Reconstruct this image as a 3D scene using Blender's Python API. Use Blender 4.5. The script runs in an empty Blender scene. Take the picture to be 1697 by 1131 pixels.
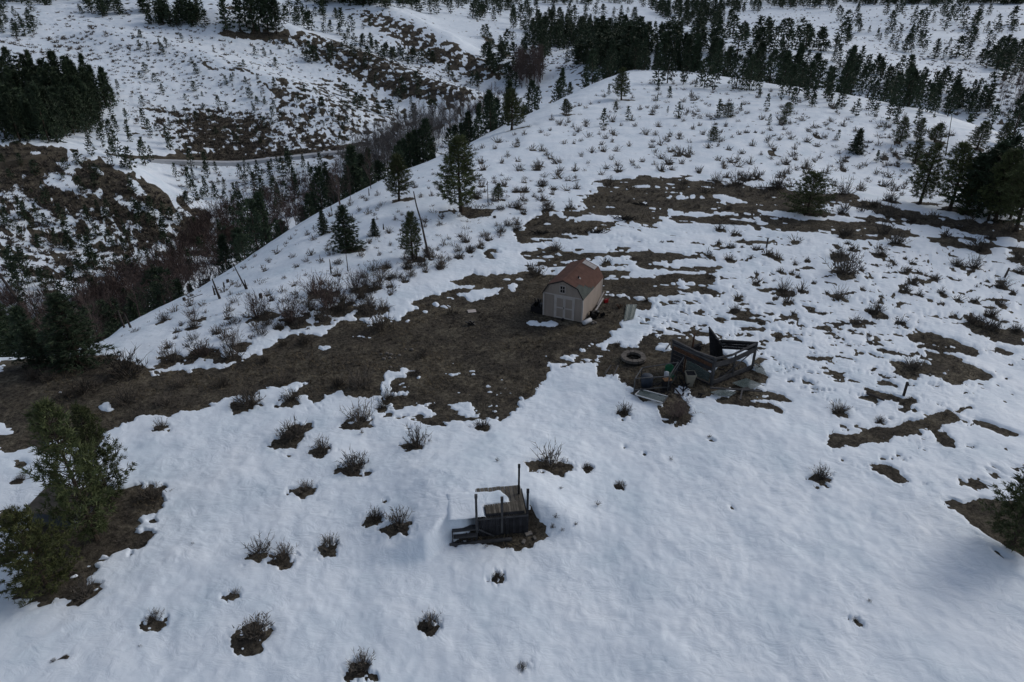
import bpy, math, random
import numpy as np
from mathutils import Vector, Matrix

# ---------------------------------------------------------------- camera, light, exposure
scene = bpy.context.scene
col = scene.collection
TH = math.radians(28.0)            # camera looks 28 degrees below the horizon
CAM_Z = 22.0
cam = bpy.data.cameras.new('camera'); cam_o = bpy.data.objects.new('camera', cam); col.objects.link(cam_o)
cam.sensor_width = 36.0; cam.lens = 24.01; cam.clip_start = 0.5; cam.clip_end = 12000
cam_o.location = (0, 0, CAM_Z); cam_o.rotation_euler = (math.radians(90) - TH, 0, 0)
scene.camera = cam_o
SUN_EL, SUN_AZ = math.radians(34), math.radians(62)     # azimuth clockwise from +Y (behind and right)
world = bpy.data.worlds.new('World'); scene.world = world; world.use_nodes = True
wn = world.node_tree.nodes; wl_ = world.node_tree.links
bg = wn['Background']; sky = wn.new('ShaderNodeTexSky'); sky.sky_type = 'NISHITA'; sky.sun_disc = False
sky.sun_elevation = SUN_EL; sky.sun_rotation = SUN_AZ; sky.air_density = 1.0; sky.dust_density = 3.5; sky.ozone_density = 1.0; sky.altitude = 600
hsv = wn.new('ShaderNodeHueSaturation'); hsv.inputs['Saturation'].default_value = 0.66
wl_.new(sky.outputs[0], hsv.inputs['Color']); wl_.new(hsv.outputs[0], bg.inputs[0]); bg.inputs[1].default_value = 0.10
sl = bpy.data.lights.new('sun', 'SUN'); sl.energy = 0.65; sl.angle = math.radians(20); sl.color = (1.0, 0.97, 0.93)
so = bpy.data.objects.new('sun', sl); col.objects.link(so)
sd = Vector((math.sin(SUN_AZ) * math.cos(SUN_EL), math.cos(SUN_AZ) * math.cos(SUN_EL), math.sin(SUN_EL)))
so.rotation_euler = sd.to_track_quat('Z', 'Y').to_euler(); so.location = sd * 300
vs = scene.view_settings; vs.view_transform = 'Standard'; vs.look = 'None'; vs.gamma = 1.0; vs.use_curve_mapping = False
vs.exposure = 0.2
scene.cycles.max_bounces = 4; scene.cycles.diffuse_bounces = 2; scene.cycles.glossy_bounces = 2
scene.cycles.transmission_bounces = 3; scene.cycles.transparent_max_bounces = 6

rng = random.Random(7); nr = np.random.RandomState(11)
F = 1132.0

# ---------------------------------------------------------------- materials
def mat(name, color, rough=0.85, var=0.0, scale=3.0, bump=0.0, bscale=20.0, spec=0.2, objrand=0.0, dist=0.02, stretch=None, metallic=0.0):
    m = bpy.data.materials.new(name); m.use_nodes = True; t = m.node_tree; n = t.nodes; l = t.links
    b = n['Principled BSDF']; b.inputs['Roughness'].default_value = rough; b.inputs['Specular IOR Level'].default_value = spec
    b.inputs['Metallic'].default_value = metallic
    tc = n.new('ShaderNodeTexCoord'); src = tc.outputs['Object']
    if stretch:
        mp = n.new('ShaderNodeMapping'); mp.inputs['Scale'].default_value = stretch; l.new(src, mp.inputs[0]); src = mp.outputs[0]
    c = (*color, 1)
    if var or objrand:
        nz = n.new('ShaderNodeTexNoise'); nz.inputs['Scale'].default_value = scale; nz.inputs['Detail'].default_value = 5; l.new(src, nz.inputs['Vector'])
        mr = n.new('ShaderNodeMapRange'); mr.inputs[1].default_value = .3; mr.inputs[2].default_value = .7
        mr.inputs[3].default_value = 1 - var; mr.inputs[4].default_value = 1 + var; l.new(nz.outputs[0], mr.inputs[0]); val = mr.outputs[0]
        if objrand:
            oi = n.new('ShaderNodeObjectInfo'); m2 = n.new('ShaderNodeMapRange'); m2.inputs[3].default_value = 1 - objrand; m2.inputs[4].default_value = 1 + objrand
            l.new(oi.outputs['Random'], m2.inputs[0]); mu = n.new('ShaderNodeMath'); mu.operation = 'MULTIPLY'; l.new(val, mu.inputs[0]); l.new(m2.outputs[0], mu.inputs[1]); val = mu.outputs[0]
        vm = n.new('ShaderNodeVectorMath'); vm.operation = 'SCALE'; vm.inputs[0].default_value = color; l.new(val, vm.inputs['Scale']); l.new(vm.outputs[0], b.inputs['Base Color'])
    else:
        b.inputs['Base Color'].default_value = c
    if bump:
        nb = n.new('ShaderNodeTexNoise'); nb.inputs['Scale'].default_value = bscale; nb.inputs['Detail'].default_value = 6; l.new(src, nb.inputs['Vector'])
        bp = n.new('ShaderNodeBump'); bp.inputs['Strength'].default_value = bump; bp.inputs['Distance'].default_value = dist
        l.new(nb.outputs[0], bp.inputs['Height']); l.new(bp.outputs[0], b.inputs['Normal'])
    return m

def ramp(n, l, fac, stops):
    r = n.new('ShaderNodeValToRGB'); e = r.color_ramp.elements
    e[0].position, e[0].color = stops[0][0], (*stops[0][1], 1); e[1].position, e[1].color = stops[-1][0], (*stops[-1][1], 1)
    for p, c in stops[1:-1]:
        x = e.new(p); x.color = (*c, 1)
    l.new(fac, r.inputs[0]); return r.outputs[0]

def snow_material():
    m = bpy.data.materials.new('snow'); m.use_nodes = True; n = m.node_tree.nodes; l = m.node_tree.links; b = n['Principled BSDF']
    b.inputs['Roughness'].default_value = .55; b.inputs['Specular IOR Level'].default_value = .25
    tc = n.new('ShaderNodeTexCoord'); P = tc.outputs['Object']
    def noise(scale, det, rough=.55, dist=0., src=P):
        a = n.new('ShaderNodeTexNoise'); a.inputs['Scale'].default_value = scale; a.inputs['Detail'].default_value = det; a.inputs['Roughness'].default_value = rough; a.inputs['Distortion'].default_value = dist; l.new(src, a.inputs['Vector']); return a.outputs[0]
    c = ramp(n, l, noise(.30, 9, .62), [(.30, (.56, .655, .74)), (.48, (.67, .745, .825)), (.68, (.74, .80, .865))]); l.new(c, b.inputs['Base Color'])
    mp = n.new('ShaderNodeMapping'); mp.inputs['Rotation'].default_value = (0, 0, .75); mp.inputs['Scale'].default_value = (1.0, 1.5, 1); l.new(P, mp.inputs[0])
    w = noise(1.15, 8, .6, .9, mp.outputs[0]); w1 = noise(.28, 4)
    mr = n.new('ShaderNodeMapRange'); mr.inputs[1].default_value = .35; mr.inputs[2].default_value = .65; mr.inputs[3].default_value = .25; mr.inputs[4].default_value = 1.3; l.new(w1, mr.inputs[0])
    mu = n.new('ShaderNodeMath'); mu.operation = 'MULTIPLY'; l.new(w, mu.inputs[0]); l.new(mr.outputs[0], mu.inputs[1])
    b1 = n.new('ShaderNodeBump'); b1.inputs['Strength'].default_value = .42; b1.inputs['Distance'].default_value = .20; l.new(mu.outputs[0], b1.inputs['Height'])
    v = n.new('ShaderNodeTexVoronoi'); v.feature = 'SMOOTH_F1'; v.inputs['Scale'].default_value = 2.6; l.new(P, v.inputs['Vector'])
    b3 = n.new('ShaderNodeBump'); b3.inputs['Strength'].default_value = .35; b3.inputs['Distance'].default_value = .06; l.new(v.outputs['Distance'], b3.inputs['Height']); l.new(b1.outputs[0], b3.inputs['Normal'])
    b2 = n.new('ShaderNodeBump'); b2.inputs['Strength'].default_value = .35; b2.inputs['Distance'].default_value = .025; l.new(noise(6, 3), b2.inputs['Height']); l.new(b3.outputs[0], b2.inputs['Normal'])
    l.new(b2.outputs[0], b.inputs['Normal']); return m

def soil_material():
    m = bpy.data.materials.new('bare_ground'); m.use_nodes = True; n = m.node_tree.nodes; l = m.node_tree.links; b = n['Principled BSDF']
    b.inputs['Roughness'].default_value = .95; b.inputs['Specular IOR Level'].default_value = .1
    tc = n.new('ShaderNodeTexCoord'); P = tc.outputs['Object']
    def noise(scale, det, rough=.55, dist=0.):
        a = n.new('ShaderNodeTexNoise'); a.inputs['Scale'].default_value = scale; a.inputs['Detail'].default_value = det; a.inputs['Roughness'].default_value = rough; a.inputs['Distortion'].default_value = dist; l.new(P, a.inputs['Vector']); return a.outputs[0]
    c1 = ramp(n, l, noise(.26, 10, .74, .3), [(.30, (.020, .019, .017)), (.44, (.041, .036, .029)), (.54, (.058, .050, .038)), (.63, (.095, .082, .060)), (.74, (.150, .134, .102))])
    c2 = ramp(n, l, noise(.8, 8, .7, .5), [(.38, (.029, .027, .025)), (.50, (.052, .046, .037)), (.62, (.115, .104, .080))])
    mx = n.new('ShaderNodeMix'); mx.data_type = 'RGBA'; mx.inputs[0].default_value = .5; l.new(c1, mx.inputs[6]); l.new(c2, mx.inputs[7])
    f = noise(4.5, 6, .72)
    mr = n.new('ShaderNodeMapRange'); mr.inputs[1].default_value = .36; mr.inputs[2].default_value = .66; mr.inputs[3].default_value = .45; mr.inputs[4].default_value = 2.0; l.new(f, mr.inputs[0])
    vm = n.new('ShaderNodeVectorMath'); vm.operation = 'SCALE'; l.new(mx.outputs[2], vm.inputs[0]); l.new(mr.outputs[0], vm.inputs['Scale']); l.new(vm.outputs[0], b.inputs['Base Color'])
    bp = n.new('ShaderNodeBump'); bp.inputs['Strength'].default_value = 1.; bp.inputs['Distance'].default_value = .12; l.new(f, bp.inputs['Height']); l.new(bp.outputs[0], b.inputs['Normal'])
    return m

M = dict(
    snow=snow_material(), soil=soil_material(),
    bark=mat('bark', (.055, .042, .033), .95, .35, 2, .6, 12, objrand=.2),
    needle=mat('needles', (.033, .050, .028), .7, .45, 1.3, objrand=.30),
    needle_n=mat('near_needles', (.060, .074, .030), .7, .4, 1.3, objrand=.2),
    needle_y=mat('olive_needles', (.058, .066, .024), .7, .4, 1.3, objrand=.2),
    twig=mat('sage_twigs', (.090, .078, .066), .95, .35, 3, objrand=.42),
    willow=mat('willow_twigs', (.088, .066, .060), .95, .3, 2, objrand=.22),
    aspen=mat('aspen_bark', (.110, .104, .102), .95, .3, 2, objrand=.2),
    dead=mat('dead_wood', (.045, .038, .035), .95, .45, 3, objrand=.3),
    litter=mat('dry_grass', (.120, .098, .066), .95, .5, .6),
    olive=mat('olive_scrub', (.060, .060, .036), .9, .4, 2, objrand=.2),
)

# ---------------------------------------------------------------- object helpers
def tag(o, label=None, cat=None, group=None, kind=None):
    if label: o['label'] = label
    if cat: o['category'] = cat
    if group: o['group'] = group
    if kind: o['kind'] = kind
    return o
def mesh_np(name, V, Fs, mats, midx=None, smooth=False):
    """V (n,3) array; Fs (m,k) array of equal-size faces, or a list of such arrays"""
    me = bpy.data.meshes.new(name); V = np.asarray(V, np.float32)
    if not isinstance(Fs, list): Fs = [Fs]
    elif len(Fs) and isinstance(Fs[0], tuple): Fs = [np.array(Fs)]
    Fs = [np.asarray(f, np.int32) for f in Fs if len(f)]
    tot = sum(f.size for f in Fs); nf = sum(len(f) for f in Fs)
    me.vertices.add(len(V)); me.vertices.foreach_set('co', V.ravel())
    me.loops.add(tot); me.loops.foreach_set('vertex_index', np.concatenate([f.ravel() for f in Fs]))
    me.polygons.add(nf)
    sizes = np.concatenate([np.full(len(f), f.shape[1], np.int32) for f in Fs])
    starts = np.concatenate([[0], np.cumsum(sizes)[:-1]]).astype(np.int32)
    me.polygons.foreach_set('loop_start', starts); me.polygons.foreach_set('loop_total', sizes)
    for m in mats: me.materials.append(m)
    if midx is not None: me.polygons.foreach_set('material_index', np.asarray(midx, np.int32))
    me.polygons.foreach_set('use_smooth', np.full(nf, smooth))
    me.update(); me.validate(); return me
def link(name, data, parent=None, loc=None):
    o = bpy.data.objects.new(name, data); col.objects.link(o)
    if parent: o.parent = parent
    if loc is not None: o.location = loc
    return o
class MB:
    """collects simple solids in world coordinates; build() makes ONE mesh object"""
    def __init__(s): s.v = []; s.f = []
    def add(s, v, f):
        o = len(s.v); s.v += [tuple(p) for p in v]; s.f += [tuple(i + o for i in q) for q in f]; return s
    def hexa(s, b, t):     # bottom four and top four corners, counter-clockwise
        return s.add(list(b) + list(t), [(3, 2, 1, 0), (4, 5, 6, 7), (0, 1, 5, 4), (1, 2, 6, 5), (2, 3, 7, 6), (3, 0, 4, 7)])
    def box(s, c, d, rz=0):
        cx, cy, cz = c; x, y, z = [k / 2 for k in d]; cs, sn = math.cos(rz), math.sin(rz)
        q = [(cx + a * cs - b_ * sn, cy + a * sn + b_ * cs) for a, b_ in ((-x, -y), (x, -y), (x, y), (-x, y))]
        return s.hexa([(a, b_, cz - z) for a, b_ in q], [(a, b_, cz + z) for a, b_ in q])
    def beam(s, p, q, w, h, up=(0, 0, 1)):
        p, q = Vector(p), Vector(q); d = (q - p).normalized(); u = Vector(up)
        if abs(d.dot(u)) > .98: u = Vector((1, .2, 0))
        sx = d.cross(u).normalized(); uy = sx.cross(d).normalized(); a, b_ = sx * w / 2, uy * h / 2
        return s.hexa([p - a - b_, p + a - b_, p + a + b_, p - a + b_], [q - a - b_, q + a - b_, q + a + b_, q - a + b_])
    def tube(s, pts, rad, n=8, cap=True):
        pts = [Vector(p) for p in pts]; o = len(s.v)
        for i, p in enumerate(pts):
            d = (pts[min(i + 1, len(pts) - 1)] - pts[max(i - 1, 0)]).normalized(); u = Vector((0, 0, 1)) if abs(d.z) < .95 else Vector((1, 0, 0))
            a = d.cross(u).normalized(); b_ = d.cross(a).normalized()
            for k in range(n):
                t = 2 * math.pi * k / n; s.v.append(tuple(p + (a * math.cos(t) + b_ * math.sin(t)) * rad[i]))
        for i in range(len(pts) - 1):
            for k in range(n): s.f.append((o + i * n + k, o + i * n + (k + 1) % n, o + (i + 1) * n + (k + 1) % n, o + (i + 1) * n + k))
        if cap: s.f.append(tuple(o + k for k in range(n))[::-1]); s.f.append(tuple(o + (len(pts) - 1) * n + k for k in range(n)))
        return s
    def poly(s, pts, th, up=(0, 0, 1)):   # thick polygon sheet
        u = Vector(up).normalized() * th; n = len(pts); a = [Vector(p) for p in pts]
        return s.add(a + [p + u for p in a], [tuple(range(n))[::-1], tuple(range(n, 2 * n))] + [(i, (i + 1) % n, n + (i + 1) % n, n + i) for i in range(n)])
    def build(s, name, m, parent=None, smooth=False):
        me = bpy.data.meshes.new(name); base = Vector(parent['_b']) if parent is not None and '_b' in parent else Vector((0, 0, 0))
        me.from_pydata([tuple(Vector(p) - base) for p in s.v], [], s.f); me.materials.append(m)
        if smooth:
            for p in me.polygons: p.use_smooth = True
        me.update(); o = link(name, me, parent)
        if parent is not None and '_b' in parent: o['_b'] = parent['_b']
        return o
def thing(name, label, cat, base, group=None):
    o = link(name, None, loc=base); o['_b'] = list(base); return tag(o, label, cat, group)
def solo(mb, name, m, label, cat, base, group=None, smooth=False):
    """a thing that is one mesh, with its origin at its base"""
    me = bpy.data.meshes.new(name); B = Vector(base); me.from_pydata([tuple(Vector(p) - B) for p in mb.v], [], mb.f); me.materials.append(m)
    if smooth:
        for p in me.polygons: p.use_smooth = True
    return tag(link(name, me, loc=base), label, cat, group)

# ---------------------------------------------------------------- noise and terrain
def pix_dir(u,v):
    a=(u-848.5)/F; b=(565.5-v)/F
    return np.array([a, math.cos(TH)+b*math.sin(TH), -math.sin(TH)+b*math.cos(TH)])
def hsh(ix,iy,seed):
    n=(ix.astype(np.int64)*374761393+iy.astype(np.int64)*668265263+seed*1442695041)&0xffffffff
    n=((n^(n>>13))*1274126177)&0xffffffff
    return ((n^(n>>16))&0xffff)*(2*math.pi/65536)
def perlin(x,y,seed=0):
    ix=np.floor(x); iy=np.floor(y); fx=x-ix; fy=y-iy; ix=ix.astype(np.int64); iy=iy.astype(np.int64)
    def g(dx,dy):
        a=hsh(ix+dx,iy+dy,seed); return np.cos(a)*(fx-dx)+np.sin(a)*(fy-dy)
    sx=fx*fx*fx*(fx*(fx*6-15)+10); sy=fy*fy*fy*(fy*(fy*6-15)+10)
    a=g(0,0); b=g(1,0); c=g(0,1); d=g(1,1)
    a=a+(b-a)*sx; c=c+(d-c)*sx
    return (a+(c-a)*sy)*1.45
def fbm(x,y,wl,oct,seed=0,gain=.5):
    s=0; a=1; t=0
    for o in range(oct):
        s=s+a*perlin(x/wl+17.3*o,y/wl-9.1*o,seed+o); t+=a*a; a*=gain; wl/=2.03
    return s/math.sqrt(t)
SIL=[(-60,600,8),(0,598,8),(100,594,10),(175,572,14),(215,538,24),(270,508,30),(330,478,32),(400,436,34),(470,388,36),(560,335,40),(640,295,42),(700,272,44),(760,245,46),(850,203,50),(930,165,52),(1000,132,55),(1040,117,55),(1130,118,60),(1300,142,60),(1420,160,55),(1530,184,50),(1620,210,45),(1697,238,40),(1800,262,40)]
_az=[];_tp=[];_L=[]
for u,v,L in SIL:
    d=pix_dir(u,v); _az.append(math.atan2(d[0],d[1])); _tp.append(-d[2]/math.hypot(d[0],d[1])); _L.append(L)
_az=[-math.pi,-2.2,-1.2]+_az+[1.2,2.2,math.pi]; _tp=[.1,.12,.4]+_tp+[.2,.1,.1]; _L=[60,60,20]+_L+[40,60,60]
_az=np.array(_az);_tp=np.array(_tp);_L=np.array(_L,float)
_ag=np.linspace(-math.pi,math.pi,7201); 
def _sm(a,n=61):
    k=np.hanning(n); k/=k.sum(); return np.convolve(np.pad(a,n//2,mode='wrap'),k,'valid')
_rs0=22/np.interp(_ag,_az,_tp)+np.interp(_ag,_az,_L)/2
_tg=_sm(np.interp(_ag,_az,_tp)); _Lg=_sm(np.interp(_ag,_az,_L))
def near(x,y):
    r=np.hypot(x,y); a=np.arctan2(x,y)
    tp=np.interp(a,_ag,_tg); L=np.interp(a,_ag,_Lg)
    rs=22/tp+L/2; r0=rs-L
    t=np.clip(r-r0,0,L); z=-tp*t*t/(2*L)
    c=.014; e=np.maximum(r-rs,0); cap=np.maximum(.6,tp+.05); e1=(cap-tp)/c
    ee=np.minimum(e,e1); z=z-(tp*ee+c*ee*ee/2)-cap*np.maximum(e-e1,0)
    # gentle relief, saddle on the right behind the crest
    z=z+.35*fbm(x,y,28,2,5)*np.clip((r-15)/30,0,1)+.10*fbm(x,y,7,2,9)
    w=np.exp(-(((x-62)/22)**2+((y-92)/13)**2)); z=z-3.2*w
    w=np.exp(-(((x+5)/45)**2+((y-135)/28)**2)); z=z-0*w
    return z
FARP=[(0,560,110),(200,480,122),(0,450,135),(100,400,150),(0,330,165),(0,243,195),(120,262,190),(230,300,180),(100,225,232),(220,240,228),(300,262,220),(300,340,190),(0,130,295),(0,200,262),
(100,130,292),(560,255,220),(430,262,222),(480,370,165),(380,420,150),(650,290,205),(760,200,270),(820,150,330),(870,110,400),(870,60,520),(600,200,262),(450,180,265),(300,180,268),(600,120,330),(400,120,310),(200,100,315),
(500,60,385),(400,52,372),(650,40,455),(750,100,390),(800,130,375),(200,50,370),(0,50,372),(0,0,440),(300,0,440),(600,0,560),(740,40,520),(850,0,900),(950,60,560),(1100,40,700),(1100,0,1000),(1250,20,850),(1400,0,1000),(1697,0,900),(1400,60,550),(1600,60,520),
(1697,130,330),(1550,120,350),(1450,130,300),(1690,180,265),(1300,70,420),(1200,90,330),(1000,100,340)]
W=[]
for u,v,D in FARP:
    d=pix_dir(u,v); h=math.hypot(d[0],d[1]); W.append((d[0]/h*D,d[1]/h*D,22+d[2]/h*D))
W+=[(0,0,-45),(-60,20,-45),(-90,0,-45),(60,40,-35),(0,110,-38),(60,120,-34),(90,170,-30),(0,190,-34),(60,230,-28),(-150,-50,-30),(150,0,-30),(180,80,-25)]
for k in range(16):
    a=2*math.pi*k/16
    W.append((2300*math.sin(a),2300*math.cos(a),70+15*math.sin(3*a+1))); W.append((4600*math.sin(a),4600*math.cos(a),160+40*math.sin(2*a)))
for k in range(6,14):
    a=2*math.pi*k/16; W.append((700*math.sin(a),700*math.cos(a),0))
W=np.array(W)
def _phi(r2): return .5*r2*np.log(r2+1e-9)
# work in log-polar-ish scaled coords so that far points do not dominate
def _sc(x,y):
    r=np.hypot(x,y)+1e-6; s=np.log1p(r/120.)*1.0; return x/r*s,y/r*s
_cx,_cy=_sc(W[:,0],W[:,1]); _n=len(W)
_K=_phi((_cx[:,None]-_cx)**2+(_cy[:,None]-_cy)**2)+np.eye(_n)*2e-4
_P=np.stack([np.ones(_n),_cx,_cy],1)
_A=np.zeros((_n+3,_n+3)); _A[:_n,:_n]=_K; _A[:_n,_n:]=_P; _A[_n:,:_n]=_P.T
_w=np.linalg.solve(_A,np.concatenate([W[:,2],[0,0,0]]))
def P2W(u,v,D):
    d=pix_dir(u,v); h=math.hypot(d[0],d[1]); return (d[0]/h*D,d[1]/h*D)
# spurs: crest lines (px, py, distance), height, half width
SPURS=[([(380,60,375),(470,62,370),(560,85,352),(660,120,325),(760,165,292)],7,16),
       ([(560,10,520),(650,40,455),(740,85,405),(830,120,370)],8,22),
       ([(0,243,190),(110,262,186),(220,292,180),(320,345,172)],4,14),
       ([(180,60,350),(330,110,318),(480,165,285),(560,215,262)],4,15)]
SPW=[([P2W(*q) for q in p],h,w) for p,h,w in SPURS]
def segdist(x,y,pts):
    d=np.full(x.shape,1e9)
    for (ax,ay),(bx,by) in zip(pts[:-1],pts[1:]):
        ex,ey=bx-ax,by-ay; t=np.clip(((x-ax)*ex+(y-ay)*ey)/(ex*ex+ey*ey),0,1)
        d=np.minimum(d,np.hypot(x-ax-t*ex,y-ay-t*ey))
    return d
def far(x,y):
    sh=x.shape; x=x.ravel(); y=y.ravel(); X,Y=_sc(x,y); z=np.full(x.shape,_w[_n])+_w[_n+1]*X+_w[_n+2]*Y
    for i in range(_n): z+= _w[i]*_phi((X-_cx[i])**2+(Y-_cy[i])**2)
    r=np.hypot(x,y)
    for p,h,w in SPW:
        z+=h*np.exp(-(segdist(x,y,p)/w)**2)
    z+=fbm(x,y,90,3,21)*np.clip((r-150)/300,0,1)*3.0+fbm(x,y,22,3,31)*.5
    z+=fbm(x,y,700,3,41)*np.clip((r-600)/1500,0,1)*35
    return z.reshape(sh)
def height(x,y):
    x=np.asarray(x,float); y=np.asarray(y,float); a=near(x,y); b=far(x,y); k=2.5
    d=np.clip((a-b)/(2*k),-1,1); return np.where(np.abs(a-b)<2*k, (a+b)/2+k*(d*d+1)/2 ,np.maximum(a,b))

# the deck stands in a drift: the ground behind it is higher
DK = np.array([-1.54, 22.72]); DKa = math.atan2(.30, 2.2); DKx = np.array([math.cos(DKa), math.sin(DKa)]); DKy = np.array([-DKx[1], DKx[0]])
def smoothst(t): t = np.clip(t, 0, 1); return t * t * (3 - 2 * t)
_height0 = height
def height(x, y):
    z = _height0(x, y)
    X = x - DK[0]; Y = y - DK[1]; t = X * DKy[0] + Y * DKy[1]; a = X * DKx[0] + Y * DKx[1] - 1.0
    L_ = smoothst((.35 - (a + 1.0)) / 1.1)      # 1 left of the deck, where the drift comes right to the front
    ramp_r = smoothst((t + .1 + .5 * np.clip(a - 1.2, 0, 2)) / 1.8); ramp_l = smoothst((t + .35 + 1.0 * smoothst((-1.1 - (a + 1.0)) / 1.3)) / .9)
    z = z + (1.10 - .12 * smoothst((a + 1.3) / .8) * smoothst((2.4 - t) / .8) * smoothst((a - -1.9) / .8)) * (ramp_r * (1 - L_) + ramp_l * L_) * np.exp(-(np.minimum(a + 1.6, 0) / 3.5) ** 2 - (np.maximum(a - .5, 0) / 3.2) ** 2) * np.exp(-(np.maximum(t - 2.0, 0) / 4.5) ** 2)
    return z
# polar grid around the origin: fine where the photograph looks, coarse elsewhere
_f = math.radians(39.0); st = math.radians(.088)
fine = np.arange(-_f, _f, st); ex = [fine[-1]]; d_ = st
while ex[-1] < math.pi - .02: d_ = min(d_ * 1.09, math.radians(3.0)); ex.append(ex[-1] + d_)
ex = np.array(ex[1:]); ex = _f + (ex - _f) * (math.pi - 1e-6 - _f) / (ex[-1] - _f)
AZ = np.concatenate([-ex[::-1], fine, ex])
rr = [.6]
while rr[-1] < 5200:
    r = rr[-1]
    if r < 14: d_ = max(.25, min(1.2, (14 - r) * .3))
    elif r < 460: d_ = min(max(r * r / 9000, .09), 1.9)
    else: d_ = r * .0085 if r < 1300 else r * .03
    rr.append(r + d_)
RR = np.array(rr); NA, NR = len(AZ), len(RR)
GR, GA = np.meshgrid(RR, AZ); GX = GR * np.sin(GA); GY = GR * np.cos(GA); GD = np.gradient(GR, axis=1)
Z0 = height(GX, GY)
nearfac = np.clip(1.6 - GR / 150, 0, 1)
finefac = np.clip(1.25 - GD / .35, 0, 1)
Z0 = Z0 + nearfac * (.045 * fbm(GX, GY, 1.7, 2, 51) + finefac * .025 * fbm(GX, GY, .6, 2, 57))
def ground(x, y):
    """bare ground height from the grid, bilinear"""
    x = np.atleast_1d(np.asarray(x, float)); y = np.atleast_1d(np.asarray(y, float)); r = np.hypot(x, y); a = np.arctan2(x, y)
    i = np.clip(np.searchsorted(AZ, a) - 1, 0, NA - 2); j = np.clip(np.searchsorted(RR, r) - 1, 0, NR - 2)
    fa = (a - AZ[i]) / (AZ[i + 1] - AZ[i]); fr = (r - RR[j]) / (RR[j + 1] - RR[j])
    return (Z0[i, j] * (1 - fa) + Z0[i + 1, j] * fa) * (1 - fr) + (Z0[i, j + 1] * (1 - fa) + Z0[i + 1, j + 1] * fa) * fr
def gz(x, y): return float(ground(x, y)[0])
def cast(u, v):
    """world ground points seen at photograph pixels (u, v)"""
    u = np.atleast_1d(np.asarray(u, float)); v = np.atleast_1d(np.asarray(v, float)); out = np.zeros((len(u), 3))
    for k in range(len(u)):
        d = pix_dir(u[k], v[k]); h = math.hypot(d[0], d[1]); a = math.atan2(d[0], d[1]); tz = d[2] / h
        i = min(max(int(np.searchsorted(AZ, a)) - 1, 0), NA - 2); fa = (a - AZ[i]) / (AZ[i + 1] - AZ[i])
        zc = Z0[i] * (1 - fa) + Z0[i + 1] * fa; q = zc - (CAM_Z + RR * tz); j = np.argmax(q >= 0)
        if q[j] < 0: r = 4000.
        else:
            j = max(j, 1); t = -q[j - 1] / (q[j] - q[j - 1]); r = RR[j - 1] + t * (RR[j] - RR[j - 1])
        x, y = d[0] / h * r, d[1] / h * r; out[k] = (x, y, gz(x, y))
    return out
def pt(u, v): return cast(u, v)[0]
def pxm(P):
    """photograph pixels per metre at P (for upright things)"""
    s = math.sqrt(P[0] ** 2 + P[1] ** 2 + (CAM_Z - P[2]) ** 2); return F / (P[1] * math.cos(TH) + (CAM_Z - P[2]) * math.sin(TH)), math.hypot(P[0], P[1]) / s
def hgt(P, hpx):
    k, c = pxm(P); return hpx / (k * max(c, .3))
def pip(X, Y, poly):
    ins = np.zeros(X.shape, bool); n = len(poly)
    for k in range(n):
        (x1, y1), (x2, y2) = poly[k], poly[(k + 1) % n]
        if y1 == y2: continue
        c = ((y1 > Y) != (y2 > Y)) & (X < (x2 - x1) * (Y - y1) / (y2 - y1) + x1); ins ^= c
    return ins
def sdf(X, Y, poly):      # positive inside
    d = segdist(X, Y, list(poly) + [poly[0]]); return np.where(pip(X, Y, poly), d, -d)
def P2(s):                # 'u,v u,v ...' -> world polygon
    q = [tuple(map(float, t.split(','))) for t in s.split()]; w = cast([a for a, _ in q], [b for _, b in q]); return [(a, b) for a, b, _ in w], q
def in_px(s, n, seed, mind=0.0):
    """n random ground points under a photograph polygon"""
    q = [tuple(map(float, t.split(','))) for t in s.split()]; R = np.random.RandomState(seed); us, vs_ = [a for a, _ in q], [b for _, b in q]; out = []; tries = 0
    while len(out) < n and tries < n * 12:
        tries += 1; u = R.uniform(min(us), max(us)); v = R.uniform(min(vs_), max(vs_))
        if not pip(np.array([u]), np.array([v]), q)[0]: continue
        p = pt(u, v)
        if mind and any((p[0] - o[0]) ** 2 + (p[1] - o[1]) ** 2 < mind ** 2 for o in out): continue
        out.append(p)
    return out

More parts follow.
